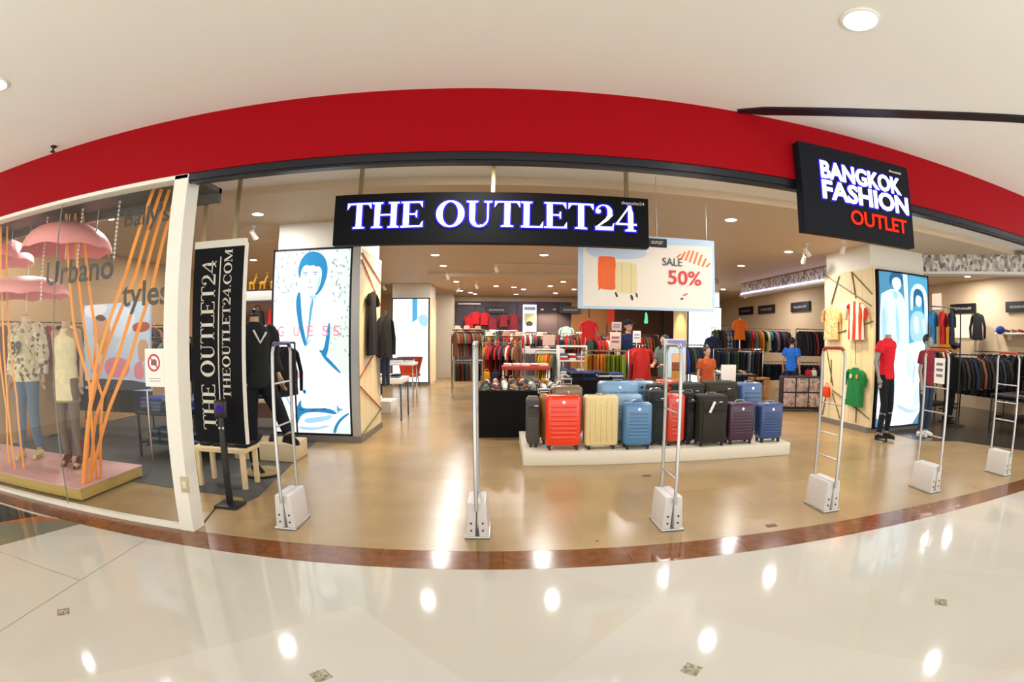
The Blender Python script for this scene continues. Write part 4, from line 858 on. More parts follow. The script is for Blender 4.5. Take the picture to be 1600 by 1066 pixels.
def figure(name, label, cat, loc, rz, J, skin, head=True, top=None, pants=None, shoes=None, hair=None, arms=True, hands=True, scale=1.0, slim=1.0, vox=.0085, group=None, legs=True, heel=False, boot=False, shoename='shoe'):
    JJ = dict(J0); JJ.update(J)
    t = thing(name, label, cat, loc, rz, group); t.scale = (scale,) * 3
    remesh(obj('body', body_mesh(JJ, head, arms, hands, legs, slim), skin, t), vox, 3)
    if top: remesh(obj(top.get('n', 'top'), topgar(JJ, top.get('hem', .86), top.get('sl', .6), top.get('r', .018), top.get('fl', .01), slim=slim), top['m'], t), .012, 3)
    if pants: remesh(obj(pants.get('n', 'trousers'), trousers(JJ, pants.get('end', 1.0), pants.get('r', .012)), pants['m'], t), .012, 2)
    if shoes:
        for a in ('anl', 'anr'): shoe(JJ[a], shoes, t, heel, boot, shoename)
    if head:
        h = V3(JJ['hed'])
        b = nb()
        ball(b, h + V3((0, .025, .045)), (.086, .096, .095), 16, 12)
        if hair == 'long':
            tube(b, [h + V3((0, .05, .06)), h + V3((0, .075, -.05)), h + V3((0, .085, -.20)), h + V3((0, .08, -.30))], [.085, .09, .085, .05], 12, sq=.6)
            for s in (-1, 1): tube(b, [h + V3((s * .07, .0, .05)), h + V3((s * .088, .01, -.08)), h + V3((s * .085, .0, -.22))], [.03, .032, .018], 8)
        elif hair == 'big':
            for a_ in range(14): ball(b, h + V3((.085 * math.cos(a_ * 1.9), .03 + .07 * math.sin(a_ * 1.9), .06 + .03 * math.sin(a_ * 3.1))), .06, 8, 6)
        # keep the face clear
        for v in b.verts:
            if v.co.y < h.y - .045 and v.co.z < h.z + .055: v.co.y = h.y - .02
        obj('hair', b, HAIR, t)
        for s in (-1, 1):
            b = nb(); ball(b, h + V3((s * .03, -.078, .022)), (.013, .008, .008), 8, 6); e = obj('eye', b, mat('eye_white', '#e9e4dc', rough=.2), t)
            b = nb(); ball(b, h + V3((s * .03, -.085, .022)), (.005, .004, .005), 8, 6); obj('iris', b, HAIR, e)
        b = nb(); ball(b, h + V3((0, -.088, -.052)), (.022, .006, .006), 8, 6); obj('mouth', b, mat('lips', '#8c4a40'), t)
    return t
JEAN = cloth('#54708a'); JEAND = cloth('#22293b'); BLK = cloth('#17171a'); NAVY = cloth('#1d2a4d')
PRT = speckle('printed_cotton', ['#d5caa6', '#cfc4a2', '#d9cfae', '#c7ba92', '#ddd3b4', '#8a8268', '#d3c8a4', '#cabf9b', '#e0d8bd', '#5f5b4a'], 26, rough=.85)

# window display: plinth, mannequins, umbrellas, straps
b = nb(); b2(b, -8.1, -4.22, 3.66, 4.75, .02, .13, bev=.004); PL = tag(obj('display_plinth', b, mat('plinth_yellow', '#b79a4e', rough=.5, noise=.1)), 'low window plinth with a pink top and yellow-tan sides', 'plinth')
b = nb(); b2(b, -8.1, -4.21, 3.65, 4.76, .13, .145, bev=.003); obj('pink_top', b, mat('plinth_pink', '#cf9f9b', rough=.5, noise=.05), PL)
b = nb(); b2(b, -8.05, -4.28, 3.72, 4.70, .002, .02); obj('foot', b, BLACK, PL)
ZP = .154
t = figure('mannequin', 'mannequin in a cream printed jacket numbered 89 and blue jeans on the window plinth', 'mannequin', (-6.05, 4.42, ZP), .35, dict(ell=(.24, .06, 1.14), wrl=(.25, .02, .90), anr=(-.14, -.03, .085)), MANN, head=False,
           top=dict(m=PRT, hem=.84, sl=1.95, r=.035, fl=.03, n='jacket'), pants=dict(m=JEAN), shoes=mat('shoe_cream', '#d8bf86', rough=.6), scale=1.12)
text('89', .17, .15, t, INK, (-.13, -.165, 1.13), name='number', bold=.03, depth=.004)
b = nb(); tube(b, [(0, .012, 1.49), (0, .0, 1.56)], [.062, .052], 14); obj('neck_cap', b, WOOD, t)
t = figure('mannequin', 'mannequin in a cream sleeveless dress and dark red heeled boots on the window plinth', 'mannequin', (-5.05, 4.34, ZP), .25, dict(ell=(.20, .07, 1.15), wrl=(.20, .03, .92), elr=(-.2, .07, 1.15), wrr=(-.2, .05, .92), anl=(.12, -.02, .09), anr=(-.12, .06, .09)), MANN, head=False,
           pants=dict(m=cloth('#6f5f52'), r=.004, n='tights'), shoes=mat('boot_red', '#5e2722', rough=.35), heel=True, boot=True, scale=1.07, shoename='boot', slim=.95)
JJ = dict(J0); b = nb(); p = 0
rs = [((0, .0, .70), .175, .125), ((0, 0, .80), .172, .122), ((0, 0, .93), .170, .118), ((0, 0, 1.02), .158, .110), ((0, .0, 1.12), .142, .104), ((0, 0, 1.25), .158, .116), ((0, .005, 1.36), .150, .100), ((0, .01, 1.42), .100, .075), ((0, .01, 1.455), .075, .065)]
loft(b, [oval(q, rx, ry) for q, rx, ry in rs]); remesh(obj('dress', b, cloth('#e0d3a9'), t), .012, 2)
b = nb(); loft(b, [oval((0, 0, .690), .182, .130), oval((0, 0, .705), .184, .132)]); obj('dress_hem', b, cloth('#8f8262'), t)
figure('mannequin', 'mannequin in a yellow-orange top cut by the left edge of the view', 'mannequin', (-7.12, 4.35, ZP), .3, dict(anr=(-.14, -.03, .085)), MANN, head=False, top=dict(m=cloth('#d98f2b'), sl=.7), pants=dict(m=cloth('#5a5f4c')), shoes=BLK, scale=1.1)
UM = mat('umbrella_pink', '#ef9d9a', rough=.55, noise=.05); UMI = mat('umbrella_pink_inside', '#e07f80', rough=.6, noise=.05)
for px, pt, pr, yy, R, l in ((108, 345, 395, 4.05, .58, 'largest pink umbrella hanging open in the display window'), (44, 430, 466, 4.2, .62, 'low pink umbrella hanging above the printed jacket'), (-8, 368, 412, 4.15, .66, 'pink umbrella cut by the left edge of the window view')):
    a = at(px, pt, yy); r = at(px, pr, yy); hh = a.z - r.z
    t = thing('umbrella', l, 'umbrella', (a.x, yy, r.z), group='pink umbrellas hung in the window'); n = 48; rings = []
    for k in range(9):
        f = k / 8; rr = R * math.sin(f * PI / 2 * .98) if k else .004; zz = hh * math.cos(f * PI / 2 * .95) - hh * .06
        rings.append([V3((rr * (1 - .05 * f * abs(math.sin(j * PI / 6))) * math.cos(2 * PI * j / n), rr * (1 - .05 * f * abs(math.sin(j * PI / 6))) * math.sin(2 * PI * j / n), zz + .03 * f * f * abs(math.sin(j * PI / 6)))) for j in range(n)])
    b = nb(); loft(b, rings, cap=False); loft(b, [[p - V3((0, 0, .006)) * 1 for p in q] for q in rings], cap=False, mi=1)
    obj('canopy', b, [UM, UMI], t)
    b = nb(); cyl(b, (0, 0, hh - .42), (0, 0, hh + .07), .007, n=8); obj('shaft', b, WHITE, t)
    for k in range(6):
        b = nb(); q = []
        for i in range(5):
            f = .15 + i * .21; q.append((R * math.sin(f * PI / 2 * .98) * .97 * math.cos(k * PI / 3), R * math.sin(f * PI / 2 * .98) * .97 * math.sin(k * PI / 3), hh * math.cos(f * PI / 2 * .95) - hh * .06 - .014))
        tube(b, q, .003, 5); obj('rib', b, CHROME, t)
    b = nb(); cyl(b, (0, 0, hh + .06), (0, 0, 2.93 - r.z), .0025, n=5); obj('hanging_wire', b, ALU, t)
for i, (px, p0, p1, yy, l) in enumerate(((188, 312, 408, 3.95, 'white bead chain nearest the cream post'), (131, 318, 432, 3.95, 'white bead chain in front of the largest pink umbrella'), (76, 330, 470, 3.95, 'white bead chain at the left of the largest pink umbrella'))):
    a = at(px, p0, yy); c = at(px - 8, p1, yy); t = thing('bead_chain', l, 'bead chain', (a.x, yy, 2.93), group='bead chains hung in the window')
    b = nb(); L_ = 2.93 - c.z; k = 0; z = -.02
    while z > -L_: ball(b, (0, 0, z), .014, 8, 6); z -= .042
    obj('beads', b, WHITE, t); t.children[0]['kind'] = 'stuff'
    b = nb(); cyl(b, (0, 0, 0), (0, 0, -L_), .003, n=5); obj('string', b, WHITE, t)
ORG = mat('strap_orange', '#f0952a', rough=.6, noise=.1)
ST = [([(240, 300), (196, 430), (150, 570)], (172, 738), 3.78, 'first', 'right of the cream dress'), ([(252, 300), (212, 430), (166, 545), (141, 640)], (186, 735), 3.84, 'second', 'right of the cream dress'),
      ([(264, 300), (226, 430), (184, 560), (150, 650)], (156, 742), 3.90, 'third', 'right of the cream dress'), ([(276, 300), (238, 450), (203, 560), (170, 640)], (140, 735), 3.96, 'fourth', 'right of the cream dress'),
      ([(104, 330), (108, 430), (117, 520), (140, 600)], (204, 728), 4.02, 'first', 'under the largest umbrella'), ([(118, 330), (122, 430), (136, 540), (160, 620)], (196, 726), 4.08, 'second', 'under the largest umbrella'),
      ([(130, 330), (136, 420), (150, 520), (148, 600)], (128, 720), 4.14, 'third', 'under the largest umbrella'), ([(2, 350), (4, 480), (10, 600)], (22, 722), 3.86, 'first', 'left of the printed jacket'), ([(12, 350), (14, 520), (26, 620)], (36, 722), 3.93, 'second', 'left of the printed jacket'), ([(-8, 350), (0, 560), (10, 640)], (14, 726), 4.0, 'third', 'left of the printed jacket')]
for pts_, q, yy, od, side in ST:
    P_ = [at(u_[0], u_[1], yy) for u_ in pts_]; P_[0].z = 2.93; c = at(q[0], q[1], yy); c.x = max(-8, min(c.x, -4.3)); c.z = .147
    b = nb(); tube(b, P_ + [c], .023, 6, sq=.22)
    tag(obj('orange_strap', b, ORG), 'orange strap %s in the window, %s from the left' % (side, od), 'strap', 'orange straps stretched in the window')
for px, yy, l in ((25, 4.1, 'far left'), (53, 4.1, 'between the two left umbrellas'), (155, 4.1, 'right of the largest umbrella')):
    a = at(px, 325, yy); b = nb(); cyl(b, (a.x, yy, 2.94), (a.x, yy, at(px, 385, yy).z), .008, n=6); tag(obj('hanging_rod', b, ALU), 'thin metal rod hanging from the window soffit, ' + l, 'rod')

# shop mannequins and people
t = figure('mannequin', 'headless mannequin in a black jacket and black trousers mid-stride beside the large advert', 'mannequin', (-2.80, 5.32, .03), .95,
           dict(nek=(-.03, -.01, 1.49), che=(-.02, 0, 1.28), ell=(.24, .10, 1.16), wrl=(.26, -.02, .95), elr=(-.24, .03, 1.17), wrr=(-.23, -.12, .96), knl=(.13, -.24, .62), anl=(.16, -.34, .42), anr=(-.06, .03, .09)), MANN, head=False,
           top=dict(m=cloth('#1d2220'), hem=.86, sl=1.8, r=.035, n='jacket'), pants=dict(m=cloth('#15181f')), shoes=BLK, scale=1.14, slim=.86)
b = nb(); lathe(b, [(.055, 1.56), (.06, 1.575), (.02, 1.585), (.015, 1.60), (.028, 1.62), (.001, 1.64)], (-.03, -.01, 0)); obj('neck_cap', b, BLACK, t)
b = nb(); tube(b, [(-.10, -.135, 1.42), (-.03, -.15, 1.30), (.04, -.145, 1.40)], .012, 6); obj('shirt_collar', b, WHITE, t)
b = nb(); lathe(b, [(.19, 0), (.19, .02), (.05, .03)]); obj('round_base', b, mat('base_tan', '#a08a60', rough=.3), t)
t = figure('mannequin', 'headless mannequin in a red polo shirt and black leggings before the blue advert', 'mannequin', (6.12, 6.42, .02), .25,
           dict(pel=(.03, .03, .97), che=(-.01, 0, 1.28), nek=(-.04, -.03, 1.49), hil=(.11, .03, .94), hir=(-.05, .03, .94), knl=(.12, -.02, .52), knr=(-.09, -.04, .52), anl=(.10, .0, .09), anr=(-.16, -.02, .09), ell=(.20, .14, 1.16), wrl=(.16, .12, .95), elr=(-.24, .06, 1.15), wrr=(-.20, .02, .93)), MANNG, head=False,
           top=dict(m=cloth('#cf1f2c'), hem=.90, sl=.45, n='polo_shirt'), pants=dict(m=cloth('#15171f'), r=.002, n='leggings'), shoes=BLK, scale=1.1, slim=.92)
t = figure('mannequin', 'mannequin in a dark red top and blue jeans with white shoes behind the fifth antenna', 'mannequin', (7.10, 6.35, .02), .2, {}, MANNG, head=True, top=dict(m=cloth('#7d2430'), sl=.6), pants=dict(m=cloth('#2b3850')), shoes=WHITE, scale=1.0)
figure('person', 'person in a bright blue polo shirt and dark trousers walking beside the right racks', 'person', (7.35, 11.4, .002), 2.3, dict(ell=(.23, .05, 1.14), wrl=(.25, -.08, .92), anl=(.11, -.10, .09), anr=(-.11, .12, .10), hed=(0, -.02, 1.62)), SKIN, top=dict(m=cloth('#2c6fd0'), sl=.6), pants=dict(m=cloth('#262a38')), shoes=mat('shoe_tan', '#8a6a4a'), hair='short', vox=.009, scale=.97)
t = figure('person', 'person in a navy top and dark cap standing behind the centre racks', 'person', (2.78, 10.9, .002), .4, {}, SKIN, top=dict(m=NAVY, sl=.6), pants=dict(m=BLK), shoes=BLK, hair='short', vox=.009, scale=1.14)
b = nb(); h = V3(J0['hed']); ball(b, h + V3((0, .015, .07)), (.092, .105, .07), 16, 10); box(b, h + V3((0, -.12, .055)), (.13, .10, .012), rx=.15, bev=.005); obj('cap', b, cloth('#1a1f2c'), t)
figure('person', 'person with long dark hair in a grey-green shirt beside the red tops', 'person', (3.12, 9.3, .002), -.9, dict(hed=(0, -.06, 1.58), nek=(0, -.02, 1.45), elr=(-.2, -.08, 1.15), wrr=(-.12, -.25, 1.12), ell=(.2, -.08, 1.15), wrl=(.12, -.25, 1.12)), SKIN, top=dict(m=cloth('#6f7a70'), sl=.7), pants=dict(m=cloth('#5a1f28')), shoes=BLK, hair='long', vox=.009, scale=.97)
figure('person', 'small person in an orange patterned shirt behind the black suitcases', 'person', (3.82, 8.9, .002), .2, {}, SKIN, top=dict(m=cloth('#b8542a'), sl=.6), pants=dict(m=BLK), shoes=BLK, hair='short', vox=.009, scale=.83)
p = at(1500, 560, 7.6)
figure('person', 'person with thick black hair and bare arms bent over the tables at far right', 'person', (p.x - .35, 7.6, .002), 1.35, dict(hed=(0, -.16, 1.56), nek=(0, -.09, 1.43), che=(0, -.03, 1.25), shl=(.17, -.07, 1.37), shr=(-.17, -.07, 1.37), elr=(-.23, -.14, 1.12), wrr=(-.18, -.34, 1.02), ell=(.23, -.14, 1.12), wrl=(.18, -.34, 1.02)), SKIN, top=dict(m=BLK, sl=0, hem=.88), pants=dict(m=BLK), shoes=BLK, hair='big', vox=.009, scale=1.0)
figure('mannequin', 'headless mannequin in a white top and navy trousers behind the left pillar', 'mannequin', (-2.72, 10.6, .25), .2, {}, MANNG, head=False, top=dict(m=cloth('#cfd0d4'), sl=1.8, r=.03), pants=dict(m=NAVY), shoes=WHITE, scale=1.02)
b = nb(); b2(b, -3.1, -2.3, 10.3, 10.95, .002, .25, bev=.006); tag(obj('display_block', b, WHITE), 'low white block under the white-topped mannequin', 'plinth')

# ================================================================== CLOTHES, RACKS, TABLES
ORD = ['first', 'second', 'third', 'fourth', 'fifth', 'sixth', 'seventh', 'eighth', 'ninth', 'tenth', 'eleventh', 'twelfth', '13th', '14th', '15th', '16th', '17th', '18th', '19th', '20th', '21st', '22nd', '23rd', '24th', '25th', '26th']
CN = {'#e8e2d4': 'white', '#c8bfae': 'beige', '#a3432f': 'brick red', '#c9282b': 'red', '#7a4a34': 'brown', '#20293f': 'navy', '#1b1b1d': 'black', '#3a4a36': 'dark green', '#c98f1e': 'mustard yellow', '#d8792a': 'orange', '#e8701c': 'bright orange',
      '#7f8f22': 'olive green', '#2f3a44': 'slate', '#3d2f2c': 'dark brown', '#7d7f86': 'grey', '#8d6a7c': 'mauve', '#3a8fa8': 'teal', '#d9c48e': 'pale yellow', '#5b6f8c': 'denim blue', '#c05a6a': 'rose', '#2a3f86': 'royal blue', '#4b3a5c': 'plum', '#9d8463': 'tan', '#5c6a5a': 'grey-green', '#8f2f38': 'wine red', '#c9302a': 'bright red'}
def garment_mesh(kind):
    b = nb(); random.seed(len(kind) * 7)
    def ring(z, w, t, ph=0., y=0.): return [V3((w * math.cos(a) * (1), y + t * math.sin(a) + (.012 * math.sin(5 * a + ph) if z < -.3 else 0), z)) for a in [2 * PI * k / 28 for k in range(28)]]
    if kind in ('tee', 'shirt', 'jacket', 'dress'):
        L = {'tee': .70, 'shirt': .74, 'jacket': .74, 'dress': 1.05}[kind]; t = .05 if kind == 'jacket' else .028; hw = .25 if kind == 'dress' else .225
        rs = [ring(-L, hw + .01, t * 1.25, 1), ring(-L * .7, hw - .01, t * 1.2, 2), ring(-L * .45, hw - .02, t, 3), ring(-.24, .205, t), ring(-.14, .205, t * .9), ring(-.105, .17, t * .8), ring(-.075, .10, t * .8), ring(-.055, .065, t * .8)]
        loft(b, rs)
        sl = {'tee': .20, 'dress': .12, 'shirt': .52, 'jacket': .54}[kind]
        for s in (-1, 1): tube(b, [(s * .16, 0, -.115), (s * .225, 0, -.16), (s * (.235 + sl * .18), .0, -.16 - sl * .5), (s * (.24 + sl * .14), -.01, -.16 - sl)], [.045, .05, .045, .038], 10, sq=.75)
    elif kind == 'trousers':
        for s in (-1, 1): tube(b, [(s * .07, 0, -.08), (s * .075, 0, -.2), (s * .085, 0, -.55), (s * .09, .0, -.92)], [.09, .095, .075, .065], 12, sq=.35)
        b2(b, -.16, .16, -.022, .022, -.13, -.075, bev=.01)
    elif kind == 'folded':
        for s in (-1, 1): tube(b, [(s * .001, .02 * s, -.08), (0, .03 * s, -.2), (0, .035 * s, -.55)], [.12, .125, .115], 12, sq=.22)
    return b
HOOK = {}
def hanger_bm():
    b = nb(); tube(b, [(.0, 0, -.06), (.0, 0, -.034)] + [(.019 * math.cos(math.radians(a)), 0, .019 * math.sin(math.radians(a))) for a in (-70, -35, 0, 35, 70, 105, 140, 175)], .003, 6); tube(b, [(-.19, 0, -.115), (0, 0, -.058), (.19, 0, -.115)], .006, 6); return b
PROTO = {}
def garment(kind, hexc, loc, rz, label, group, m=None, hanger=True, scale=1.0, cat=None):
    if kind not in PROTO:
        me = obj('garment', garment_mesh(kind), WHITE); hg = obj('hanger', hanger_bm(), CHROME)
        PROTO[kind] = (me.data, hg.data); bpy.data.objects.remove(me); bpy.data.objects.remove(hg)
    nm = {'tee': 'tee_shirt', 'shirt': 'shirt', 'jacket': 'jacket', 'dress': 'dress', 'trousers': 'trousers', 'folded': 'trousers'}[kind]
    o = bpy.data.objects.new('hanging_' + nm, PROTO[kind][0]); COL.objects.link(o); o.location = loc; o.rotation_euler.z = rz; o.scale = (scale,) * 3
    setm(o, m or cloth(hexc)); tag(o, label, cat or nm.replace('_', '-').replace('tee-shirt', 'T-shirt'), group)
    if hanger:
        h = bpy.data.objects.new('hanger', PROTO[kind][1]); COL.objects.link(h); h.parent = o
    return o
def rack(label, where, x0, y0, x1, y1, zr, items, group, wall=False, jit=.02, m=CHROME, base=0.004, drop=.0):
    """items: list of (kind, colour[, material]) spread along the rail"""
    a, c = V3((x0, y0, zr)), V3((x1, y1, zr)); L = (c - a).length; d = (c - a) / L
    if not wall:
        t = thing('clothes_rack', label, 'clothes rack', (x0, y0, base)); h = zr - base
        b = nb(); tube(b, [V3((0, 0, h)), V3((c - a).x and V3((c.x - a.x, c.y - a.y, h)) or V3((0, c.y - a.y, h)))], .014, 8); obj('rail', b, m, t)
        nn = V3((-d.y, d.x, 0))
        for e in (V3((0, 0, 0)), V3((c.x - a.x, c.y - a.y, 0))):
            b = nb(); tube(b, [e, e + V3((0, 0, h))], .014, 8); obj('post', b, m, t)
            b = nb(); tube(b, [e - nn * .25 + V3((0, 0, .014)), e + nn * .25 + V3((0, 0, .014))], .014, 8); obj('foot', b, m, t)
    else:
        nn = V3((-d.y, d.x, 0)) * (1 if not wall else wall)
        t = thing('clothes_rail', label, 'clothes rail', (x0, y0, zr)); b = nb(); tube(b, [V3((0, 0, 0)), c - a], .013, 8); obj('rail', b, m, t)
        for e in (.05, .5, .95): b = nb(); tube(b, [(c - a) * e, (c - a) * e + nn * .45], .010, 8); obj('bracket', b, m, t)
    n = len(items); ang = math.atan2(d.y, d.x) + PI / 2
    for i, it in enumerate(items):
        p = a + d * (.07 + (L - .14) * (i + .5) / n); nmn = {'tee': 'T-shirt', 'folded': 'folded trousers'}.get(it[0], it[0])
        go = garment(it[0], it[1], (p.x, p.y, p.z + drop), ang + random.uniform(-jit, jit), '%s %s hanging %s, %s from the left' % (CN.get(it[1], 'patterned'), nmn, where, ORD[i]) if len(it) < 3 else 'checked %s hanging %s, %s from the left' % (nmn, where, ORD[i]), group, m=it[2] if len(it) > 2 else None)
        go.scale.y = min(1.0, (L - .14) / n / {'jacket': .15, 'shirt': .10, 'tee': .10, 'dress': .10, 'trousers': .16, 'folded': .14}[it[0]])
    return t
def table(name, label, x0, x1, y0, y1, z, top, legm, th=.04, leg=.03, base=.004, shelf=None, cat='table'):
    t = thing(name, label, cat, ((x0 + x1) / 2, (y0 + y1) / 2, base)); w, d, h = (x1 - x0) / 2, (y1 - y0) / 2, z - base
    b = nb(); box(b, (0, 0, h - th / 2), (2 * w, 2 * d, th), bev=.006); obj('table_top', b, top, t)
    for sx in (-1, 1):
        for sy in (-1, 1): b = nb(); box(b, (sx * (w - leg), sy * (d - leg), (h - th) / 2), (leg, leg, h - th), bev=.003); obj('leg', b, legm, t)
    if shelf:
        b = nb(); box(b, (0, 0, shelf), (2 * w - .06, 2 * d - .06, .025), bev=.004); obj('lower_shelf', b, top, t)
    return t
def stack(cols, x, y, z, w, d, rz, where, group, th=.03):
    for i, c in enumerate(cols):
        b = nb(); box(b, (0, 0, th / 2), (w, d, th * .94), bev=th * .42, seg=3); box(b, (0, -d * .02, th * .93), (w * .4, d * .5, th * .1), bev=.002)
        tag(obj('folded_garment', b, cloth(c), loc=(x, y, z + i * th * 1.02), rz=rz + random.uniform(-.05, .05)), '%s folded item, %s, %s up' % (CN.get(c, 'coloured'), where, ORD[i]), 'folded garment', group)
random.seed(11)
C = lambda s: {'w': '#e8e2d4', 'b': '#c8bfae', 'k': '#a3432f', 'r': '#c9282b', 'n': '#7a4a34', 'v': '#20293f', 'x': '#1b1b1d', 'g': '#3a4a36', 'y': '#c98f1e', 'o': '#d8792a', 'O': '#e8701c', 'l': '#7f8f22', 's': '#2f3a44', 'd': '#3d2f2c', 'e': '#7d7f86', 'm': '#8d6a7c', 't': '#3a8fa8', 'p': '#d9c48e', 'j': '#5b6f8c', 'c': '#c05a6a', 'u': '#2a3f86', 'q': '#4b3a5c', 'a': '#9d8463', 'z': '#5c6a5a', 'i': '#8f2f38'}[s]
PATT = [speckle('patterned_cotton_a', ['#8a4b3a', '#c9a37a', '#3a3f3a', '#a86a4a', '#d9cdb8'], 30, rough=.9), speckle('patterned_cotton_b', ['#5a3f4a', '#b9675a', '#d9c9b0', '#39463a'], 34, rough=.9), speckle('checked_cotton', ['#2a2f3a', '#6a7280', '#3a3f4c', '#9a9ca2'], 40, rough=.9, aspect=(1, 1, .5))]
# centre-left racks
G1 = [('tee', C(c)) for c in 'nankgazkidanzknagd']
rack('chrome rack of mixed patterned tops at the left of the centre racks', 'on the left centre rack', -1.35, 13.6, -.45, 13.9, 1.78, [(k, c) for k, c in G1], 'mixed tops on the left centre rack')
rack('second chrome rack of brownish clothes, set behind the first', 'on the rear left centre rack', -1.5, 15.6, -.2, 15.8, 1.75, [('shirt', C(c)) for c in 'nkzadrdinagkdyzn'], 'clothes on the rear left centre rack')
rack('chrome rack of red, white and navy tops right behind the black table', 'right behind the black table', -.42, 11.2, .42, 11.0, 1.46, [(('tee', 'dress')[i % 3 == 0], C(c)) for i, c in enumerate('okrixrvkvnwrdan')], 'tops on the rack behind the black table')
rack('chrome rack of patterned clothes near the back centre', 'on the back centre rack', .1, 16.8, 1.5, 16.9, 1.75, [('tee', C(c)) for c in 'rwnkgrbiwzrdaw'], 'clothes on the back centre rack')
rack('chrome rack of red and dark clothes near the back right of centre', 'on the back right-centre rack', 2.0, 16.4, 3.4, 16.5, 1.75, [('shirt', C(c)) for c in 'rixnkrgdwriv'], 'clothes on the back right-of-centre rack')
rack('chrome rack of green and red clothes in the middle distance', 'on the middle-distance rack', 2.2, 13.2, 3.4, 13.3, 1.6, [('tee', C(c)) for c in 'gxrkrwixrnv'], 'clothes on the middle-distance rack')
rack('chrome rack of yellow and orange tops left of the shelf of folded clothes', 'on the small yellow rack', .74, 10.9, 1.2, 10.8, 1.30, [('tee', C(c)) for c in 'ylyoyrlz'], 'yellow and orange tops on the small rack')
rack('chrome rack of mustard and olive trousers behind the suitcases', 'behind the suitcases', 1.52, 9.55, 2.42, 9.45, 1.34, [('folded', C(c)) for c in 'yynoyoylllllll'], 'mustard and olive trousers behind the suitcases', jit=.5)
rack('chrome rack of dark long clothes left of the blue-shirted person', 'on the dark right-hand rack', 5.6, 12.6, 7.2, 12.7, 1.35, [('trousers', C(c)) for c in 'xvszxsgxvxesxdx'], 'dark trousers on the right-hand rack')
rack('chrome rack of mixed tops in front of the right wall', 'on the long right rack', 6.4, 14.6, 9.2, 14.4, 1.98, [('shirt', C('g')), ('shirt', C('x')), ('shirt', C('d')), ('shirt', '', PATT[2]), ('shirt', '', PATT[2]), ('shirt', C('s')), ('jacket', C('v')), ('tee', C('O')), ('tee', C('x')), ('tee', C('x')), ('tee', C('g')), ('tee', C('r')), ('shirt', C('z')), ('shirt', C('k')), ('shirt', C('y')), ('tee', C('x')), ('shirt', C('p')), ('tee', C('t')), ('jacket', C('v')), ('shirt', C('m')), ('shirt', C('x')), ('shirt', C('q')), ('shirt', C('d')), ('jacket', C('x'))], 'mixed tops on the long right rack')
rack('wall rail of long dark coats at the end of the right wall', 'on the rail near the right pillar', 8.0, 12.2, 9.3, 12.0, 1.95, [('jacket', C(c)) for c in 'xdvxixsdxqx'], 'dark jackets near the right pillar')
def tier(where, x0, y0, x1, y1, zr, kind, cols, label, grp, m=CHROME): rack(label, where, x0, y0, x1, y1, zr, [(kind, C(c)) for c in cols], grp, m=m)
tier('low before the left centre rack', -1.30, 13.25, -.50, 13.45, .98, 'folded', 'gndksznadgkx', 'low chrome rack of dark trousers before the left centre rack', 'trousers on the low left centre rack')
tier('behind the tall bags', -.45, 12.2, .55, 12.2, 1.60, 'dress', 'nkxarvzkdiyna', 'chrome rack of long dresses behind the tall bags', 'long dresses behind the tall bags')
tier('under the red wall tops', -1.6, 18.6, .6, 18.7, 1.85, 'shirt', 'nkzadirdgkanzdxkrnag', 'long chrome rack under the red tops of the back wall', 'clothes on the far rack at left')
tier('under the lit poster', .9, 18.9, 3.0, 18.9, 1.80, 'shirt', 'gxnwdrkvazidxgrnkd', 'long chrome rack near the lit back poster', 'clothes on the far rack at centre')
tier('before the deep brown wall', 3.6, 18.2, 5.8, 18.2, 1.75, 'shirt', 'xrdnkgxwivxdrnzkdx', 'long chrome rack before the deep brown wall', 'clothes on the far rack at right')
tier('behind the white table', 1.0, 14.6, 2.2, 14.6, 1.62, 'tee', 'xrwnkgivdrznk', 'chrome rack behind the white table', 'clothes behind the white table')
tier('before the glaring panel', 4.1, 12.2, 5.3, 12.3, 1.45, 'shirt', 'vxdnuxgvxsd', 'chrome rack of navy and black tops before the glaring panel', 'navy and black tops before the glaring panel')
tier('low before the long right rack', 6.5, 13.62, 9.1, 13.45, .98, 'folded', 'xdsxvxgxdxsxvxdxxsvx', 'low rack of dark trousers before the long right rack', 'dark trousers low at right')
tier('low beside the right pillar', 7.9, 12.75, 9.2, 12.6, 1.0, 'folded', 'xixdxvxxdi', 'low rack of dark trousers beside the right pillar', 'dark trousers beside the right pillar')
tier('between the black tables', 9.0, 7.35, 11.2, 7.25, 1.42, 'jacket', 'xdxvxnxdxxsxd', 'black rack of dark jackets between the tables at right', 'dark jackets between the tables at right', BLACK)
tier('low along the far right wall', 11.0, 9.1, 11.0, 4.9, .98, 'folded', 'xdxxsxdxxvxxdxxsxdxx', 'low black rack of trousers along the far right wall', 'dark trousers along the far right wall', BLACK)
tier('low behind the printed jacket', -7.7, 6.3, -5.4, 6.5, 1.02, 'folded', 'xdnxdvxdxndxxdv', 'low dark rack behind the window mannequins', 'dark trousers behind the window mannequins', BLACK)
for i in range(9):
    x, y, z = [(-1.2, 13.7, 1.80), (-.95, 13.72, 1.80), (-.65, 13.8, 1.80), (-.3, 12.2, 1.62), (.1, 12.2, 1.62), (.4, 12.2, 1.62), (-1.3, 15.6, 1.77), (-.9, 15.65, 1.77), (1.1, 14.6, 1.64)][i]; b = nb(); lathe(b, [(.15, 0), (.15, .006), (.085, .015), (.08, .08), (.06, .10), (.001, .105)], n=20)
    tag(obj('sun_hat', b, cloth(['#e0c9a0', '#d8b9a8', '#c9a074', '#e6d8bc', '#b98c6a', '#dcb8a0', '#e2cfae', '#c4a27c', '#efe2c8'][i]), loc=(x, y, z)), ['cream', 'pinkish', 'tan', 'off-white', 'brown', 'peach', 'pale straw', 'dark straw', 'whitish'][i] + ' sun hat resting on a rail of the centre racks', 'hat', 'sun hats on the centre racks')
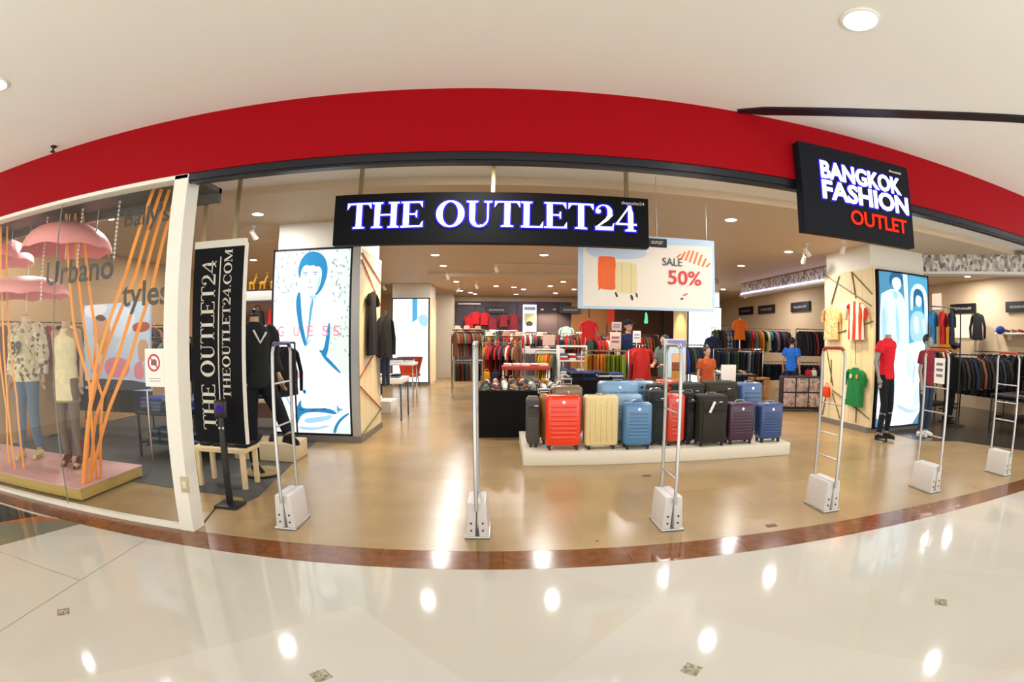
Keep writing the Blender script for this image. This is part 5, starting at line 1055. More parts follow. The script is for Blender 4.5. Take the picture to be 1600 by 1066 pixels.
for i, (x0, x1, y0, y1, z, l) in enumerate([(11.5, 11.95, 3.9, 4.7, .9, 'dark cabinet in the corner of the far right wall'), (9.9, 11.8, 10.7, 11.2, .95, 'dark cabinet against the rear of the right area'), (5.7, 6.4, 13.25, 13.6, .5, 'dark low chest under the right racks')]):
    t = thing('low_cabinet', l, 'cabinet', ((x0 + x1) / 2, (y0 + y1) / 2, .007)); w, d_ = (x1 - x0) / 2, (y1 - y0) / 2; b = nb(); b2(b, -w, w, -d_, d_, 0, z, bev=.008); obj('cabinet_body', b, mat('dark_wood', '#2a1c15', rough=.4), t)
    for s_ in (-.5, .5): b = nb(); b2(b, s_ * w - w * .45, s_ * w + w * .45, -d_ - .012, -d_, .05, z - .06, bev=.004); d2 = obj('door', b, mat('dark_wood2', '#35241b', rough=.4), t); b = nb(); b2(b, s_ * w - .05, s_ * w + .05, -d_ - .022, -d_ - .012, z * .7, z * .7 + .012); obj('handle', b, CHROME, d2)
garment('tee', C('O'), (7.05, 13.9, 2.28), .15, 'bright orange T-shirt displayed above the dark right-hand rack', None, scale=.95)
b = nb(); cyl(b, (7.05, 13.9, .004), (7.05, 13.9, 2.27), .012, n=8); lathe(b, [(.16, .004), (.16, .02), (.02, .03)], (7.05, 13.9, 0)); tag(obj('display_pole', b, CHROME), 'slim pole holding up the bright orange T-shirt', 'stand')
garment('jacket', C('v'), (5.75, 13.0, 1.75), .3, 'navy jacket hanging at the left end of the dark right-hand rack, before the glaring panel', None)
b = nb(); cyl(b, (5.75, 13.0, .004), (5.75, 13.0, 1.74), .012, n=8); lathe(b, [(.16, .004), (.16, .02), (.02, .03)], (5.75, 13.0, 0)); tag(obj('display_pole', b, CHROME), 'slim pole holding the navy jacket', 'stand')
garment('tee', '#c9302a', (2.74, 9.62, 1.46), .35, 'bright red T-shirt facing the entrance beside the olive trousers', 'red tops beside the olive trousers')
garment('tee', '#c9302a', (2.66, 9.72, 1.46), .30, 'second bright red T-shirt close behind the front one', 'red tops beside the olive trousers')
b = nb(); cyl(b, (2.70, 9.68, .004), (2.70, 9.68, 1.46), .012, n=8); lathe(b, [(.18, .004), (.18, .02), (.02, .03)], (2.70, 9.68, 0)); tube(b, [(2.60, 9.80, 1.455), (2.80, 9.56, 1.455)], .008, 6); tag(obj('display_pole', b, CHROME), 'slim pole holding the two bright red T-shirts', 'stand')
# black skirted display tables with small goods
def skirted(label, x0, x1, y0, y1, z):
    t = thing('skirted_table', label, 'table', ((x0 + x1) / 2, (y0 + y1) / 2, .004)); w, d = (x1 - x0) / 2, (y1 - y0) / 2; rs = []
    per = []
    n = 30
    for (ax, ay, bx, by) in ((-w, -d, w, -d), (w, -d, w, d), (w, d, -w, d), (-w, d, -w, -d)):
        for i in range(n): per.append((ax + (bx - ax) * i / n, ay + (by - ay) * i / n))
    for zz, k in ((0, .012), (z * .5, .010), (z - .03, .003)): rs.append([V3((px * (1 + k * math.sin(i * 1.3)), py * (1 + k * math.sin(i * 1.3)), zz)) for i, (px, py) in enumerate(per)])
    b = nb(); loft(b, rs); obj('table_skirt', b, cloth('#141414'), t); b = nb(); box(b, (0, 0, z - .015), (2 * w + .02, 2 * d + .02, .03), bev=.006); obj('table_top', b, cloth('#1a1916'), t)
    return t
skirted('low table with a long black skirt, heaped with shoes, behind the second antenna', -.36, 1.10, 7.85, 9.35, .74)
skirted('black covered table with navy goods behind the first suitcases', 1.12, 2.1, 8.0, 9.0, .90)
def shoe_obj(x, y, z, rz, c, label, grp, roll=0):
    key = 'shoe' + c
    if key not in PROTO:
        b = nb(); tube(b, [(0, .105, .045), (0, .06, .05), (0, -.02, .040), (0, -.09, .030), (0, -.125, .022)], [.032, .040, .038, .037, .020], 12, sq=.9)
        o = obj('shoe', b, cloth(c)); b = nb(); tube(b, [(0, .115, .008), (0, 0, .008), (0, -.13, .008)], [.034, .036, .028], 10, sq=.25); s = obj('sole', b, mat('rubber_sole', '#d8d2c4', rough=.6)); PROTO[key] = (o.data, s.data); bpy.data.objects.remove(o); bpy.data.objects.remove(s)
    o = bpy.data.objects.new('shoe', PROTO[key][0]); COL.objects.link(o); o.location = (x, y, z); o.rotation_euler = (0, roll, rz); tag(o, label, 'shoe', grp)
    s = bpy.data.objects.new('sole', PROTO[key][1]); COL.objects.link(s); s.parent = o
SHC = 'bxnaxekdwnanzxb'
for r in range(6):
    for i in range(9):
        c = C(random.choice(SHC)); x = -.26 + i * .155 + random.uniform(-.01, .01); y = 8.0 + r * .225
        shoe_obj(x, y, .748, random.uniform(-.35, .35), c, '%s shoe on the black-skirted table, %s in its %s row from the front' % (CN[c], ORD[i], ORD[r]), 'shoes on the black-skirted table')
# small upright display steps with bags on the black table
def bag(x, y, z, w, h, d, hexc, label, grp=None, rz=0):
    t = thing('handbag', label, 'bag', (x, y, z), rz, grp); b = nb(); box(b, (0, 0, h / 2), (w, d, h), bev=min(.03, d * .3), seg=3)
    for v in b.verts: v.co.x *= 1 - .18 * (v.co.z / h)
    obj('bag_body', b, cloth(hexc), t); b = nb(); tube(b, [(-w * .25, 0, h - .01)] + [(w * .25 * math.cos(a), 0, h + w * .35 * math.sin(a)) for a in [PI - PI * k / 8 for k in range(1, 8)]] + [(w * .25, 0, h - .01)], .008, 6); obj('handle', b, cloth(hexc), t); return t
for i, (x, y, c) in enumerate([(-.15, 9.42, 'y'), (.08, 9.40, 'v'), (.38, 9.42, 'n'), (.62, 9.42, 'a'), (.86, 9.40, 'e')]):
    pass
table('cloth_table', 'small table with a red cloth edge and white top behind the shoes', .0, .95, 9.75, 10.35, 1.02, mat('red_cloth_edge', '#b53a34', rough=.8), CHROME, th=.07)
for i, c in enumerate('wbwrw'): stack([C(c), C('w')], .12 + i * .18, 10.0, 1.023, .16, .30, 0, '%s along the red-edged table' % ORD[i], 'folded clothes on the red-edged table', th=.022)
for i, c in enumerate('yvnakzeyx'): bag(-.28 + i * .155, 9.58, .004, .14, .92 if i in (0, 1) else .80, .12, C(c), '%s tall floor bag standing behind the black table, %s from the left' % (CN[C(c)], ORD[i]), 'tall bags behind the black table')
for i, c in enumerate('vuxvwrv'): stack([C(c), C(random.choice('vxw')), C(random.choice('xvu'))], 1.22 + (i % 4) * .22, 8.2 + (i // 4) * .42, .903, .19, .30, 0, 'number %s on the black covered table' % ORD[i], 'navy goods on the black covered table', th=.035)
# white topped table, shelf unit, promo stand, signs
table('promo_table', 'white table with violet-tinted top in the middle distance', .55, 1.6, 12.8, 13.5, 1.30, WHITE, CHROME, th=.12)
for i, c in enumerate('wmewvb'): stack([C(c), C(random.choice('wve'))], .65 + i * .17, 13.1, 1.302, .15, .28, 0, '%s along the white table' % ORD[i], 'folded clothes on the white table', th=.03)
t = thing('shelf_unit', 'white shelf unit of folded clothes left of the mustard trousers', 'shelf', (1.47, 10.6, .004))
b = nb()
for zz in (.02, .45, .78, 1.10, 1.40): b = nb(); box(b, (0, 0, zz), (.54, .45, .03), bev=.003); obj('shelf_board', b, WHITE, t)
for s in (-1, 1): b = nb(); box(b, (s * .285, 0, .71), (.03, .45, 1.42), bev=.003); obj('side_panel', b, WHITE, t)
for j, (zz, cols) in enumerate(((.469, 'vwx'), (.799, 'wru'), (1.119, 'rwc'))):
    for i in range(3): stack([C(cols[i]), C(random.choice('wrv')), C(random.choice('wju'))], 1.29 + i * .175, 10.55, zz, .155, .32, 0, '%s shelf of the white unit, %s stack' % (['lower', 'middle', 'upper'][j], ORD[i]), 'folded clothes in the white shelf unit', th=.045)
def card(label, px0, py0, px1, py1, y, m, base, cat='sign card', stripe=None):
    a, c = at(px0, py0, y), at(px1, py1, y); t = thing('sign_card', label, cat, ((a.x + c.x) / 2, y, base)); w = abs(c.x - a.x) / 2
    b = nb(); b2(b, -w, w, -.006, .006, c.z - base, a.z - base, bev=.002); obj('card', b, m, t)
    b = nb(); cyl(b, (0, .02, .0), (0, .02, a.z - base - .02), .008, n=8); obj('pole', b, CHROME, t); b = nb(); lathe(b, [(.10, 0), (.10, .012), (.01, .018)], (0, .02, 0)); obj('foot', b, CHROME, t)
    if stripe:
        for k, f in enumerate((.35, .6)):
            b = nb(); b2(b, -w * .7, w * .7, -.008, -.006, (c.z - base) + (a.z - c.z) * f, (c.z - base) + (a.z - c.z) * (f + .14)); obj('print', b, stripe, t, smooth=False)
PINKC = mat('card_pink', '#e3bfae', rough=.6, noise=.03); MUTE = mat('print_mauve', '#8d5f6c', rough=.6)
card('plain pinkish sign card standing on the white table', 848, 523, 867, 540, 12.95, PINKC, 1.302)
card('pinkish sign card with a mauve print above the trouser rack', 953, 519, 970, 545, 9.75, PINKC, .004, stripe=MUTE)
card('small grey-pink sign card left of the person in the cap', 956, 503, 971, 517, 10.1, mat('card_grey', '#b9aaa6'), .004, stripe=MUTE)
card('white sign card held up before the person in the cap', 989, 517, 1001, 536, 10.3, PAPER, .004, stripe=mat('print_lgrey', '#9a97a0'))
card('white framed sign card standing behind the black suitcases', 1127, 570, 1149, 604, 8.1, PAPER, .004)
a, c = at(1040, 530, 8.6), at(1068, 592, 8.6)
t = thing('promo_stand', 'white upright promo stand with an orange and brown picture behind the third antenna', 'display stand', ((a.x + c.x) / 2, 8.6, .004)); w = (c.x - a.x) / 2
b = nb(); box(b, (0, 0, a.z / 2), (2 * w, .20, a.z), bev=.01); obj('stand_body', b, mat('stand_paleblue', '#c9dfe8', rough=.5, noise=.03), t)
b = nb(); b2(b, -w * .95, w * .95, -.107, -.10, a.z - .14, a.z - .02); obj('header', b, mat('stand_violet', '#8d86c8', rough=.5), t, smooth=False)
for zz, m in ((a.z - .40, mat('pic_peach', '#e6b58c')), (a.z - .56, mat('pic_brown', '#8c4a22')), (a.z - .70, mat('pic_ochre', '#b8862e'))): b = nb(); b2(b, -w * .5, w * .7, -.108, -.10, zz, zz + .15); obj('picture', b, m, t, smooth=False)
# back wall goods
for px, py, n in ((733, 505, 'far left'), (743, 499, 'second'), (757, 500, 'third'), (770, 508, 'fourth'), (787, 503, 'fifth'), (803, 503, 'sixth'), (803, 518, 'seventh, lower')):
    p = at(px, py, 21.05); garment('tee', C('r') if px < 765 else C('i'), (p.x, 21.08, p.z + .35), random.uniform(-.1, .1), 'red top hung on the dark back wall, %s from the left' % n, 'red tops on the dark back wall', scale=.8)
def wallsign(label, p0, p1, m, marks=None, depth=.05, parent=None, n=4, axis='y'):
    a, c = p0, p1; t = thing('wall_sign', label, 'sign', (a.x, a.y, c.z)); d = V3((c.x - a.x, c.y - a.y, 0)); L = d.length; d.normalize(); nn = V3((d.y, -d.x, 0)); hgt = a.z - c.z
    b = nb(); q = [V3((0, 0, 0)), d * L, d * L + V3((0, 0, hgt)), V3((0, 0, hgt))]; loft(b, [q, [p + nn * depth for p in q]]); obj('board', b, m, t, smooth=False)
    if marks:
        b = nb(); random.seed(3)
        x = L * .18
        while x < L * .8:
            w = random.uniform(.03, .07) * L; z0 = hgt * .38; z1 = hgt * random.uniform(.55, .66); q = [d * x + V3((0, 0, z0)) + nn * (depth + .001), d * (x + w) + V3((0, 0, z0)) + nn * (depth + .001), d * (x + w) + V3((0, 0, z1)) + nn * (depth + .001), d * x + V3((0, 0, z1)) + nn * (depth + .001)]
            loft(b, [q, [p + nn * .003 for p in q]]); x += w * 1.35
        o = obj('faint_lettering', b, marks, t, smooth=False)
    return t
MK = mat('faint_mark', '#8f8c88', rough=.6)
wallsign('black sign board on the dark back wall', at(758, 479, 21.15), at(793, 490, 21.15), BLACK, MK)
wallsign('black sign board above the wooden back panels', at(874, 479, 20.85), at(907, 490, 20.85), BLACK, MK)
t = wallsign('upright white lit poster on the back wall at centre', at(817, 476, 21.1), at(838, 524, 21.1), mat('poster_lit', '#d9dcec', emit=.9))
P = [(0, [(10, 8), (90, 8), (90, 18), (10, 18)]), (1, [(12, 30), (88, 30), (88, 62), (12, 62)]), (2, S([(20, 60), (50, 52), (80, 62), (60, 72), (30, 72)])), (3, S([(15, 74), (50, 68), (88, 78), (88, 96), (15, 96)]))]
a, c = at(817, 476, 21.1), at(838, 524, 21.1); art(t, (0, -.052, 0), c.x - a.x, a.z - c.z, (0, 0, 100, 100), P, [mat('pp_grey', '#7f93a4'), mat('pp_ochre', '#b9b48a'), INK, PAPER])
for px in (847, 866):
    a = at(px, 484, 20.85); t = thing('wall_lamp', 'warm wall light on the brown wooden back panels, %s one' % ('left' if px < 850 else 'right'), 'wall lamp', (a.x, 20.78, a.z)); b = nb(); box(b, (0, 0, 0), (.12, .14, .06), bev=.01); obj('lamp_body', b, BRASS, t); lamp('SPOT', (0, -.12, -.04), 60, .05, t, color=(1, .75, .4), rot=(.45, 0, 0), spot=120)
for i, (px, py, h_, c) in enumerate([(836, 530, .5, 'w'), (735, 512, .3, 'p'), (780, 510, .3, 'w'), (888, 512, .5, 'w'), (886, 525, .4, 't')]): pass
garment('tee', C('w'), tuple(at(825, 517, 19.6) + V3((0, 0, .0))), .1, 'white T-shirt on a stand before the lit back poster', None); p = at(825, 517, 19.6); b = nb(); cyl(b, (p.x, p.y, .004), (p.x, p.y, p.z), .012, n=8); lathe(b, [(.16, .004), (.16, .02), (.02, .03)], (p.x, p.y, 0)); tag(obj('display_pole', b, CHROME), 'slim pole holding the white T-shirt before the lit poster', 'stand')
garment('tee', '#b8d8c4', tuple(at(885, 508, 18.5)), .1, 'pale green T-shirt on a stand left of the sale poster', None); p = at(885, 508, 18.5); b = nb(); cyl(b, (p.x, p.y, .004), (p.x, p.y, p.z), .012, n=8); lathe(b, [(.16, .004), (.16, .02), (.02, .03)], (p.x, p.y, 0)); tag(obj('display_pole', b, CHROME), 'slim pole holding the pale green T-shirt', 'stand')
garment('tee', C('r'), tuple(at(920, 498, 15.0)), .1, 'bright red T-shirt on a stand below the sale poster', None); p = at(920, 498, 15.0); b = nb(); cyl(b, (p.x, p.y, .004), (p.x, p.y, p.z), .012, n=8); lathe(b, [(.16, .004), (.16, .02), (.02, .03)], (p.x, p.y, 0)); tag(obj('display_pole', b, CHROME), 'slim pole holding the red T-shirt below the sale poster', 'stand')
a, c = at(948, 484, 17.0), at(960, 506, 17.0); b = nb(); b2(b, a.x, c.x, 16.98, 17.0, c.z, 2.7); b2(b, (a.x + c.x) / 2 - .01, (a.x + c.x) / 2 + .01, 16.985, 16.995, 2.7, ZC); tag(obj('hanging_banner', b, mat('banner_redorange', '#cf3a24', rough=.7), smooth=False), 'narrow red banner hanging below the sale poster in the distance', 'banner')
a = at(1010, 492, 20.8); t = thing('exit_pictogram', 'small green glowing figure sign on the deep brown wall', 'sign', (a.x, 20.9, a.z)); b = nb(); b2(b, -.14, .14, -.03, .0, -.45, .2); obj('panel', b, mat('exit_dark', '#1e3a2c'), t, smooth=False)
b = nb(); prism(b, S([(-.05, .05), (.0, .13), (.06, .05), (.08, -.1), (.1, -.38), (.02, -.36), (-.1, -.38), (-.04, -.1)]), (0, -.034, 0), (1, 0, 0), (0, 0, 1), (0, 1, 0), .004); obj('glowing_figure', b, mat('exit_green', '#7fd8a8', emit=.8), t)
# signs on right walls
for i, (u0, v0, u1, v1) in enumerate([(1236, 472, 1265, 487), (1185, 477, 1210, 490), (1155, 480, 1176, 492)]):
    p, q = atx(u0, v0, 9.55), atx(u1, v1, 9.55); zt = atx((u0 + u1) / 2, v0, 9.55).z; zb = atx((u0 + u1) / 2, v1, 9.55).z
    wallsign('black framed sign on the right wall above the racks, %s from the pillar' % ORD[i], V3((9.58, p.y, zt)), V3((9.58, q.y, zb)), BLACK if i != 1 else mat('sign_brownframe', '#2d221c'), MK)
for i, (u0, v0, u1, v1) in enumerate([(1486, 476, 1525, 492), (1572, 472, 1612, 489)]):
    p, q = atx(u0, v0, 11.95), atx(u1, v1, 11.95); zt = atx(u0, v0, 11.95).z; zb = atx(u0, v1, 11.95).z
    wallsign('black sign board on the far right wall, %s one' % ('left' if not i else 'right'), V3((11.96, p.y, zt)), V3((11.96, q.y, zt - .26)), BLACK, MK)
def wallpanel(name, label, u0, v0, u1, v1, m, cat, x=11.98, th=.03):
    p, q = atx(u0, v0, x), atx(u1, v1, x); zt, zb = atx((u0 + u1) / 2, v0, x).z, atx((u0 + u1) / 2, v1, x).z; b = nb(); b2(b, x - th, x, q.y, p.y, zb, zt); return tag(obj(name, b, m, smooth=False), label, cat)
wallpanel('wall_panel', 'orange-yellow panel on the far right wall', 1468, 490, 1490, 560, mat('panel_orange', '#d98a1c', rough=.6), 'panel')
wallpanel('wall_poster', 'cream lit panel beside the orange one on the far right wall', 1491, 492, 1518, 528, mat('panel_lit', '#f6e2bc', emit=.9), 'panel')
wallpanel('wall_poster', 'small white lit poster high on the far right wall', 1457, 459, 1471, 484, mat('poster_peach', '#f3d2bc', emit=.8), 'poster')
garment('jacket', C('x'), tuple(atx(1527, 486, 11.6) ), 1.3, 'black jacket hung on the far right wall beside the lit panel', None)
# right area: black tables with bags, wall shelf with shoes, dark rack
table('black_table', 'black table of folded goods in the right shop area', 8.5, 10.4, 8.05, 8.95, .78, BLACK, BLACK, shelf=.25)
table('black_table', 'long black table farther back at right, with bags', 9.0, 11.2, 5.2, 6.2, .72, mat('table_brown', '#2d201a', rough=.3), BLACK, shelf=.22)
for i in range(6):
    c = 'xexrxe'[i]; bag(8.7 + i * .3, 8.6, .782, .26, .28, .12, C(c), '%s bag on the black table at right, %s from the left' % (CN[C(c)], ORD[i]), 'bags on the black table at right')
for i in range(5): stack([C('e'), C('x')], 8.7 + i * .36, 8.25, .782, .26, .28, 0, '%s stack, black table at right' % ORD[i], 'folded goods on the black table at right')
for i in range(7): 
    c = 'xwxrxax'[i]; shoe_obj(9.2 + i * .28, 5.5, .724, .3, C(c), '%s shoe on the long black table at far right, %s from the left' % (CN[C(c)], ORD[i]), 'shoes on the long black table at right')
rack('dark rack of black and patterned clothes in the right shop area', 'on the dark rack at far right', 8.6, 9.4, 11.4, 9.2, 1.55, [('jacket' if i % 3 else 'shirt', C(c)) if c != '#' else ('shirt', '', PATT[0]) for i, c in enumerate('xdx#xx##xdxx#xax')], 'dark clothes on the right rack', m=BLACK)
rack('wall rail of black clothes low on the far right wall', 'on the far right wall rail', 11.5, 8.4, 11.5, 4.6, 1.5, [('jacket', C(c)) for c in 'xdxxsxxdxxvxxdxx'], 'black clothes on the far right wall rail', m=BLACK, wall=-1)
t = thing('wall_shelf', 'cream wall shelf with shoes high on the far right wall', 'shelf', (11.78, 6.2, 1.95)); b = nb(); box(b, (0, 0, 0), (.40, 3.4, .035), bev=.004); obj('board', b, WHITE, t)
for s in (-1.4, 0, 1.4): b = nb(); box(b, (.10, s, -.08), (.18, .03, .13)); obj('bracket', b, WHITE, t, smooth=False)
for i in range(7): 
    c = 'nakaxnb'[i]; shoe_obj(11.75, 7.6 - i * .22, 1.972, 1.3, C(c), '%s shoe on the cream wall shelf, %s from the left' % (CN[C(c)], ORD[i]), 'shoes on the cream wall shelf')
p = atx(1563, 523, 11.6); b = nb(); ball(b, (p.x, p.y, 2.03), (.13, .13, .10)); box(b, (p.x - .12, p.y, 1.99), (.14, .16, .015), bev=.005); tag(obj('cap', b, cloth('#2a3f86')), 'blue cap on the left end of the cream wall shelf', 'cap')
# tees above the dark red mannequin
b = nb(); cyl(b, (8.78, 6.9, .006), (8.78, 6.9, 2.34), .015, n=8); lathe(b, [(.2, .006), (.2, .02), (.02, .03)], (8.78, 6.9, 0)); tube(b, [(7.95, 7.05, 2.34), (8.78, 6.9, 2.34)], .012, 6); tag(obj('tall_stand', b, BLACK), 'tall black stand holding the blue and red tops beside the blue advert', 'stand')
garment('tee', '#2f7fb4', (8.02, 7.03, 2.32), .5, 'blue T-shirt hung high beside the blue advert', None); garment('tee', C('r'), (8.28, 6.98, 2.32), .5, 'red T-shirt hung high beside the blue one', None); garment('tee', C('v'), (8.52, 6.93, 2.32), .5, 'navy T-shirt hung high right of the red one', None)
# right racks: wooden stool, red goods, low dark bins
table('wooden_stool', 'small orange-brown wooden stool among the right racks', 6.5, 7.0, 11.9, 12.25, .62, WOODO, WOODO, th=.05, leg=.05)
table('low_table', 'dark low table with red goods right of the blue-shirted person', 7.7, 8.9, 11.0, 11.6, .70, mat('table_darkred', '#4a1f1c', rough=.5), BLACK, shelf=.3)
for i, c in enumerate('rwxrbn'): bag(7.8 + i * .18, 11.25, .703, .16, .16, .14, C(c), '%s small bag on the dark low table, %s from the left' % (CN[C(c)], ORD[i]), 'small bags on the dark low table')
table('low_table', 'dark low table of shoes behind the framed sign card', 4.3, 5.7, 10.3, 11.1, .82, BLACK, BLACK, shelf=.3)
for i in range(9): 
    c = 'xexwxzxax'[i]; shoe_obj(4.4 + i * .15, 10.6, .823, .2, C(c), '%s shoe on the dark table behind the framed card, %s from the left' % (CN[C(c)], ORD[i]), 'shoes on the dark table behind the framed card')
for i, c in enumerate('uvuv'): garment('tee', C(c), (3.30 + i * .09, 10.2, 1.32), 1.3, '%s top hung left of the small person in orange, %s from the left' % (CN[C(c)], ORD[i]), 'blue tops near the small person')
b = nb(); tube(b, [(3.25, 10.2, .004), (3.25, 10.2, 1.325), (3.63, 10.2, 1.325), (3.63, 10.2, .004)], .012, 8); tag(obj('rail_stand', b, CHROME), 'short chrome rail with blue tops behind the black suitcases', 'clothes rack')
# clothes on the right pillar cladding (facing the aisle)
PK = speckle('peach_print', ['#e8a878', '#f0c79c', '#e2925a', '#d9b48c'], 34, rough=.85)
STR = stripes('red_white_stripe', '#c9302a', '#eadfce', 6.5, 0, .5)
garment('tee', '', (6.24, 8.22, 2.34), -PI / 2, 'peach patterned top hung on the right pillar cladding', None, m=PK); garment('tee', '', (6.24, 7.45, 2.40), -PI / 2, 'red and white striped shirt hung on the right pillar cladding', None, m=STR, scale=1.08)
gs = garment('tee', '#1f7a42', (6.24, 7.42, 1.20), -PI / 2, 'green football-style shirt hung low on the right pillar cladding', None, scale=1.08)
for (xx, zz, m_) in ((.09, -.20, mat('badge_orange', '#e08a2c', rough=.6)), (-.08, -.20, mat('badge_pale', '#c9d8b8', rough=.6))):
    b = nb(); prism(b, ellp(xx, zz, .035, .04, 14), (0, -.036, 0), (1, 0, 0), (0, 0, 1), (0, -1, 0), .004); obj('badge', b, m_, gs, smooth=False)
bag(6.22, 8.28, .52, .20, .20, .08, '#d8401f', 'small orange-red bag hanging low on the right pillar cladding', rz=PI / 2)
b = nb(); tube(b, [(6.24, 7.45, 1.62), (6.24, 7.42, 1.21)], .006, 6); tag(obj('cord', b, BLACK), 'dark cord between the striped shirt and the green shirt', 'cord')
# black dress and dark clothes on the left pillar cladding
garment('dress', C('x'), (-2.05, 7.86, 2.34), PI / 2, 'long black dress hung on the left pillar cladding', None, scale=1.0)
garment('jacket', C('x'), (-2.0, 8.56, 2.0), PI / 2 - .2, 'black jacket hung at the aisle corner of the left pillar', None, scale=1.05)
garment('trousers', C('v'), (-2.0, 8.58, 1.62), PI / 2 - .2, 'dark navy trousers under the jacket at the aisle corner of the left pillar', None, scale=.95)
# aisle tables and chairs on the left
table('white_table', 'white table of folded clothes in the aisle behind the left pillar', -3.1, -1.88, 9.4, 10.2, .80, WHITE, mat('leg_teal', '#5d7078', metal=.5), th=.10)
for i, c in enumerate('awxbwj'): stack([C(c), C(random.choice('wbx'))], -3.0 + i * .19, 9.7, .803, .17, .30, 0, '%s along the white aisle table' % ORD[i], 'folded clothes on the white aisle table')
table('white_table', 'smaller white table behind the first one in the aisle', -2.9, -2.0, 11.4, 12.0, 1.0, WHITE, CHROME, th=.06)
for i in range(4): stack([C('w'), C('b'), C('v')], -2.8 + i * .22, 11.7, 1.003, .19, .30, 0, '%s stack, smaller white aisle table' % ORD[i], 'folded clothes on the smaller white aisle table')
t = thing('armchair', 'red-orange upholstered chair with a flared back before the pale far advert', 'chair', (-2.85, 15.5, .004), 2.9); RC = cloth('#b8401f')
b = nb(); prof = []
for k in range(13):
    a = PI * (k / 12) ; prof.append((math.cos(a), -math.sin(a)))
rs = []
for zz, r, th in ((.42, .30, .05), (.62, .34, .045), (.85, .40, .04), (.98, .43, .035)):
    rs.append([V3((x * r, y * r * .8, zz)) for x, y in prof] + [V3((x * (r - th), y * (r - th) * .8, zz)) for x, y in prof[::-1]])
loft(b, rs); obj('backrest', b, RC, t)
b = nb(); box(b, (0, .03, .43), (.56, .54, .10), bev=.04, seg=3); obj('seat', b, RC, t)
for sx in (-1, 1):
    for sy in (-1, 1): b = nb(); cyl(b, (sx * .2, sy * .18 + .02, .40), (sx * .26, sy * .24 + .02, 0), .014, .010, n=8); obj('leg', b, BLACK, t)
# left area behind the banner
table('wooden_bench', 'low bench with pale wooden legs behind the vertical banner', -3.34, -2.66, 4.66, 5.05, .44, WOOD, WOOD, th=.05, leg=.05)
for i, c in enumerate('xxdx'): stack([C(c)], -3.2 + i * .16, 4.85, .443, .14, .26, 0, '%s along the low wooden bench' % ORD[i], 'dark folded clothes on the low wooden bench')
t = thing('shelf_unit', 'cream shelf unit with yellow deer figurines on top, left of the large advert', 'shelf', (-4.6, 8.2, .004))
for zz in (.5, 1.25, 1.75, 2.28): b = nb(); box(b, (0, 0, zz), (1.9, .45, .16 if zz > 2 else .06), bev=.005); obj('shelf_board', b, WHITE if zz > 1.6 else WOOD, t)
for s in (-1, 1): b = nb(); box(b, (s * .93, 0, 1.14), (.05, .45, 2.28), bev=.004); obj('side_panel', b, WOOD, t)
b = nb(); box(b, (0, .21, 1.2), (1.84, .02, 2.1)); obj('back_panel', b, mat('cabinet_rose', '#b98c7a', rough=.6), t, smooth=False)
YL = mat('figurine_yellow', '#d9a01a', rough=.5)
for i in range(4):
    x = -4.62 + i * .22 + .0; t = thing('deer_figurine', 'yellow deer figurine on top of the cream shelf unit, %s from the left' % ORD[i], 'figurine', (x, 8.15, 2.368), group='yellow deer figurines'); b = nb()
    box(b, (0, 0, .02), (.12, .10, .04), bev=.006); obj('plinth', b, BLACK, t); b = nb(); ball(b, (0, 0, .15), (.065, .035, .035), 10, 8)
    for sx in (-.04, .04):
        for sy in (-.018, .018): tube(b, [(sx, sy, .14), (sx, sy, .04)], .009, 6)
    tube(b, [(.05, 0, .16), (.075, 0, .24)], [.022, .016], 8); ball(b, (.09, 0, .25), (.03, .015, .016), 8, 6)
    for s in (-1, 1): tube(b, [(.075, 0, .26), (.07, s * .03, .31), (.085, s * .035, .34)], .004, 5)
    obj('deer', b, YL, t)
for j, zz in enumerate((.533, 1.283, 1.783)):
    for i in range(5):
        c = random.choice('xvrxde'); bag(-5.35 + i * .36, 8.15, zz, .26, .26, .14, C(c), '%s bag in the cream shelf unit, %s shelf, %s from the left' % (CN[C(c)], ['lower', 'middle', 'upper'][j], ORD[i]), 'bags in the cream shelf unit')
rack('chrome rack of black clothes behind the black-jacketed mannequin', 'behind the black-jacketed mannequin', -4.0, 6.9, -2.9, 6.7, 1.5, [('jacket', C(c)) for c in 'xdxxsx'] + [('shirt', C('t'))] + [('jacket', C(c)) for c in 'xxvx'], 'dark clothes behind the black-jacketed mannequin', m=BLACK)
b = nb(); box(b, (-3.1, 6.2, .12), (.9, .5, .23), bev=.01); tag(obj('display_block', b, mat('block_cream', '#c9b793', rough=.5)), 'low cream block beside the legs of the black-jacketed mannequin', 'plinth')
for i in range(4): shoe_obj(-3.42 + i * .2, 6.1, .237, .3, C('x'), 'black shoe on the low cream block, %s from the left' % ORD[i], 'black shoes on the low cream block')
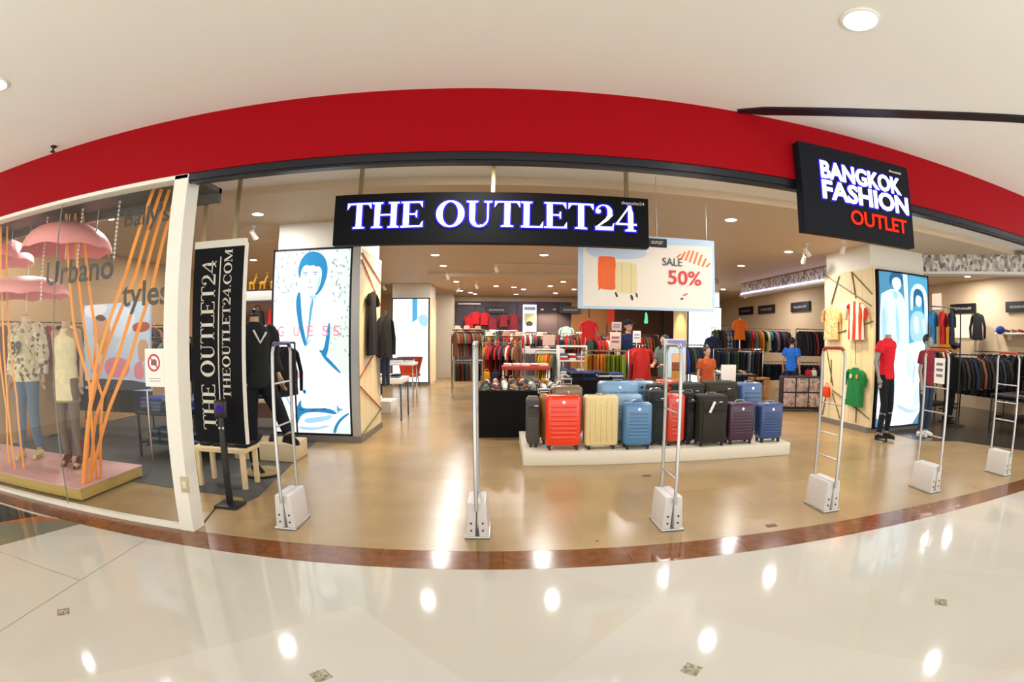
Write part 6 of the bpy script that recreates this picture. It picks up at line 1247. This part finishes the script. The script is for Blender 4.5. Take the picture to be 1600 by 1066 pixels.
# seen through the display window
table('jeans_table', 'dark table heaped with folded jeans behind the display window', -5.0, -3.7, 5.6, 6.4, .62, BLACK, BLACK, shelf=.2)
for i in range(6):
    for j in range(2): stack([C(random.choice('jvju')) for _ in range(4)], -4.85 + i * .2, 5.8 + j * .38, .623, .18, .30, 0, '%s stack of the %s row, jeans table' % (ORD[i], ['front', 'rear'][j]), 'folded jeans behind the window', th=.045)
    if i < 5: stack([C('j'), C('v'), C('j')], -4.8 + i * .24, 5.9, .218, .2, .34, 0, '%s stack under the jeans table' % ORD[i], 'folded jeans behind the window', th=.05)
rack('dark rack of brown and black clothes along the wall behind the window', 'behind the printed-jacket mannequin', -7.6, 7.0, -5.2, 7.4, 1.6, [('jacket', C(c)) for c in 'dxnzdxiadxgdnxzdax'], 'brown and black clothes behind the window', m=BLACK)
rack('upper rail of mixed clothes on the left wall', 'on the left wall rail', -7.8, 5.0, -7.8, 10.5, 1.9, [('shirt', C(c)) for c in 'nxadixbzdnxkadxvnxgd'], 'mixed clothes on the left wall rail', wall=1)
rack('rack of dark trousers behind the jeans table', 'behind the jeans table', -5.0, 8.9 - 1.6, -4.2, 7.2, 1.15, [('folded', C(c)) for c in 'xvsjxdvx'], 'dark trousers behind the jeans table', m=CHROME)
# large picture poster in the shop behind the window, a pink bag picture on it
t = thing('picture_panel', 'large pale blue picture panel with pink bags behind the display window', 'poster', (0, 5.2, .004))
a, c = at(132, 478, 5.2), at(236, 612, 5.2); w, h = c.x - a.x, a.z - c.z; zb = c.z
b = nb(); b2(b, a.x, c.x, 0, .04, zb, a.z); obj('board', b, mat('panel_paleblue', '#b9cfe4', rough=.5, noise=.12, scale=3), t, smooth=False)
for xx in (a.x + .08, c.x - .08): b = nb(); cyl(b, (xx, .02, 0), (xx, .02, zb), .015, n=8); obj('leg', b, CHROME, t)
P = [(0, S([(0, 0), (160, 0), (140, 60), (60, 90), (0, 60)])), (1, S([(150, 60), (260, 20), (330, 80), (300, 200), (180, 220)])), (2, S([(300, 130), (400, 120), (400, 180), (310, 190)])), (3, S([(60, 100), (150, 80), (180, 160), (140, 260), (80, 250), (60, 180)])),
     (4, S([(90, 300), (110, 200), (140, 190), (160, 290), (130, 330)])), (3, S([(330, 260), (360, 220), (395, 250), (390, 340), (340, 380)])), (5, S([(30, 440), (70, 350), (90, 350), (110, 440)])), (5, S([(140, 330), (290, 345), (280, 465), (130, 460)])), (5, S([(310, 380), (360, 350), (370, 470), (310, 470)])), (6, S([(0, 470), (400, 480), (400, 540), (0, 540)], 1)), (7, S([(70, 80), (110, 60), (150, 90), (130, 110), (90, 105)])), (1, [(200, 300), (215, 300), (300, 120), (285, 115)])]
art(t, (a.x, 0, zb), w, h, (0, 0, 400, 540), P, [mat('pp_white', '#e4e2e6'), mat('pp_sky', '#cfe0f0'), mat('pp_rust', '#a34a3a'), mat('pp_skin', '#c99a78'), mat('pp_gold', '#c98f3c'), mat('pp_pink', '#d98498'), mat('pp_navy', '#2e3548'), mat('pp_hair', '#5a4334')])
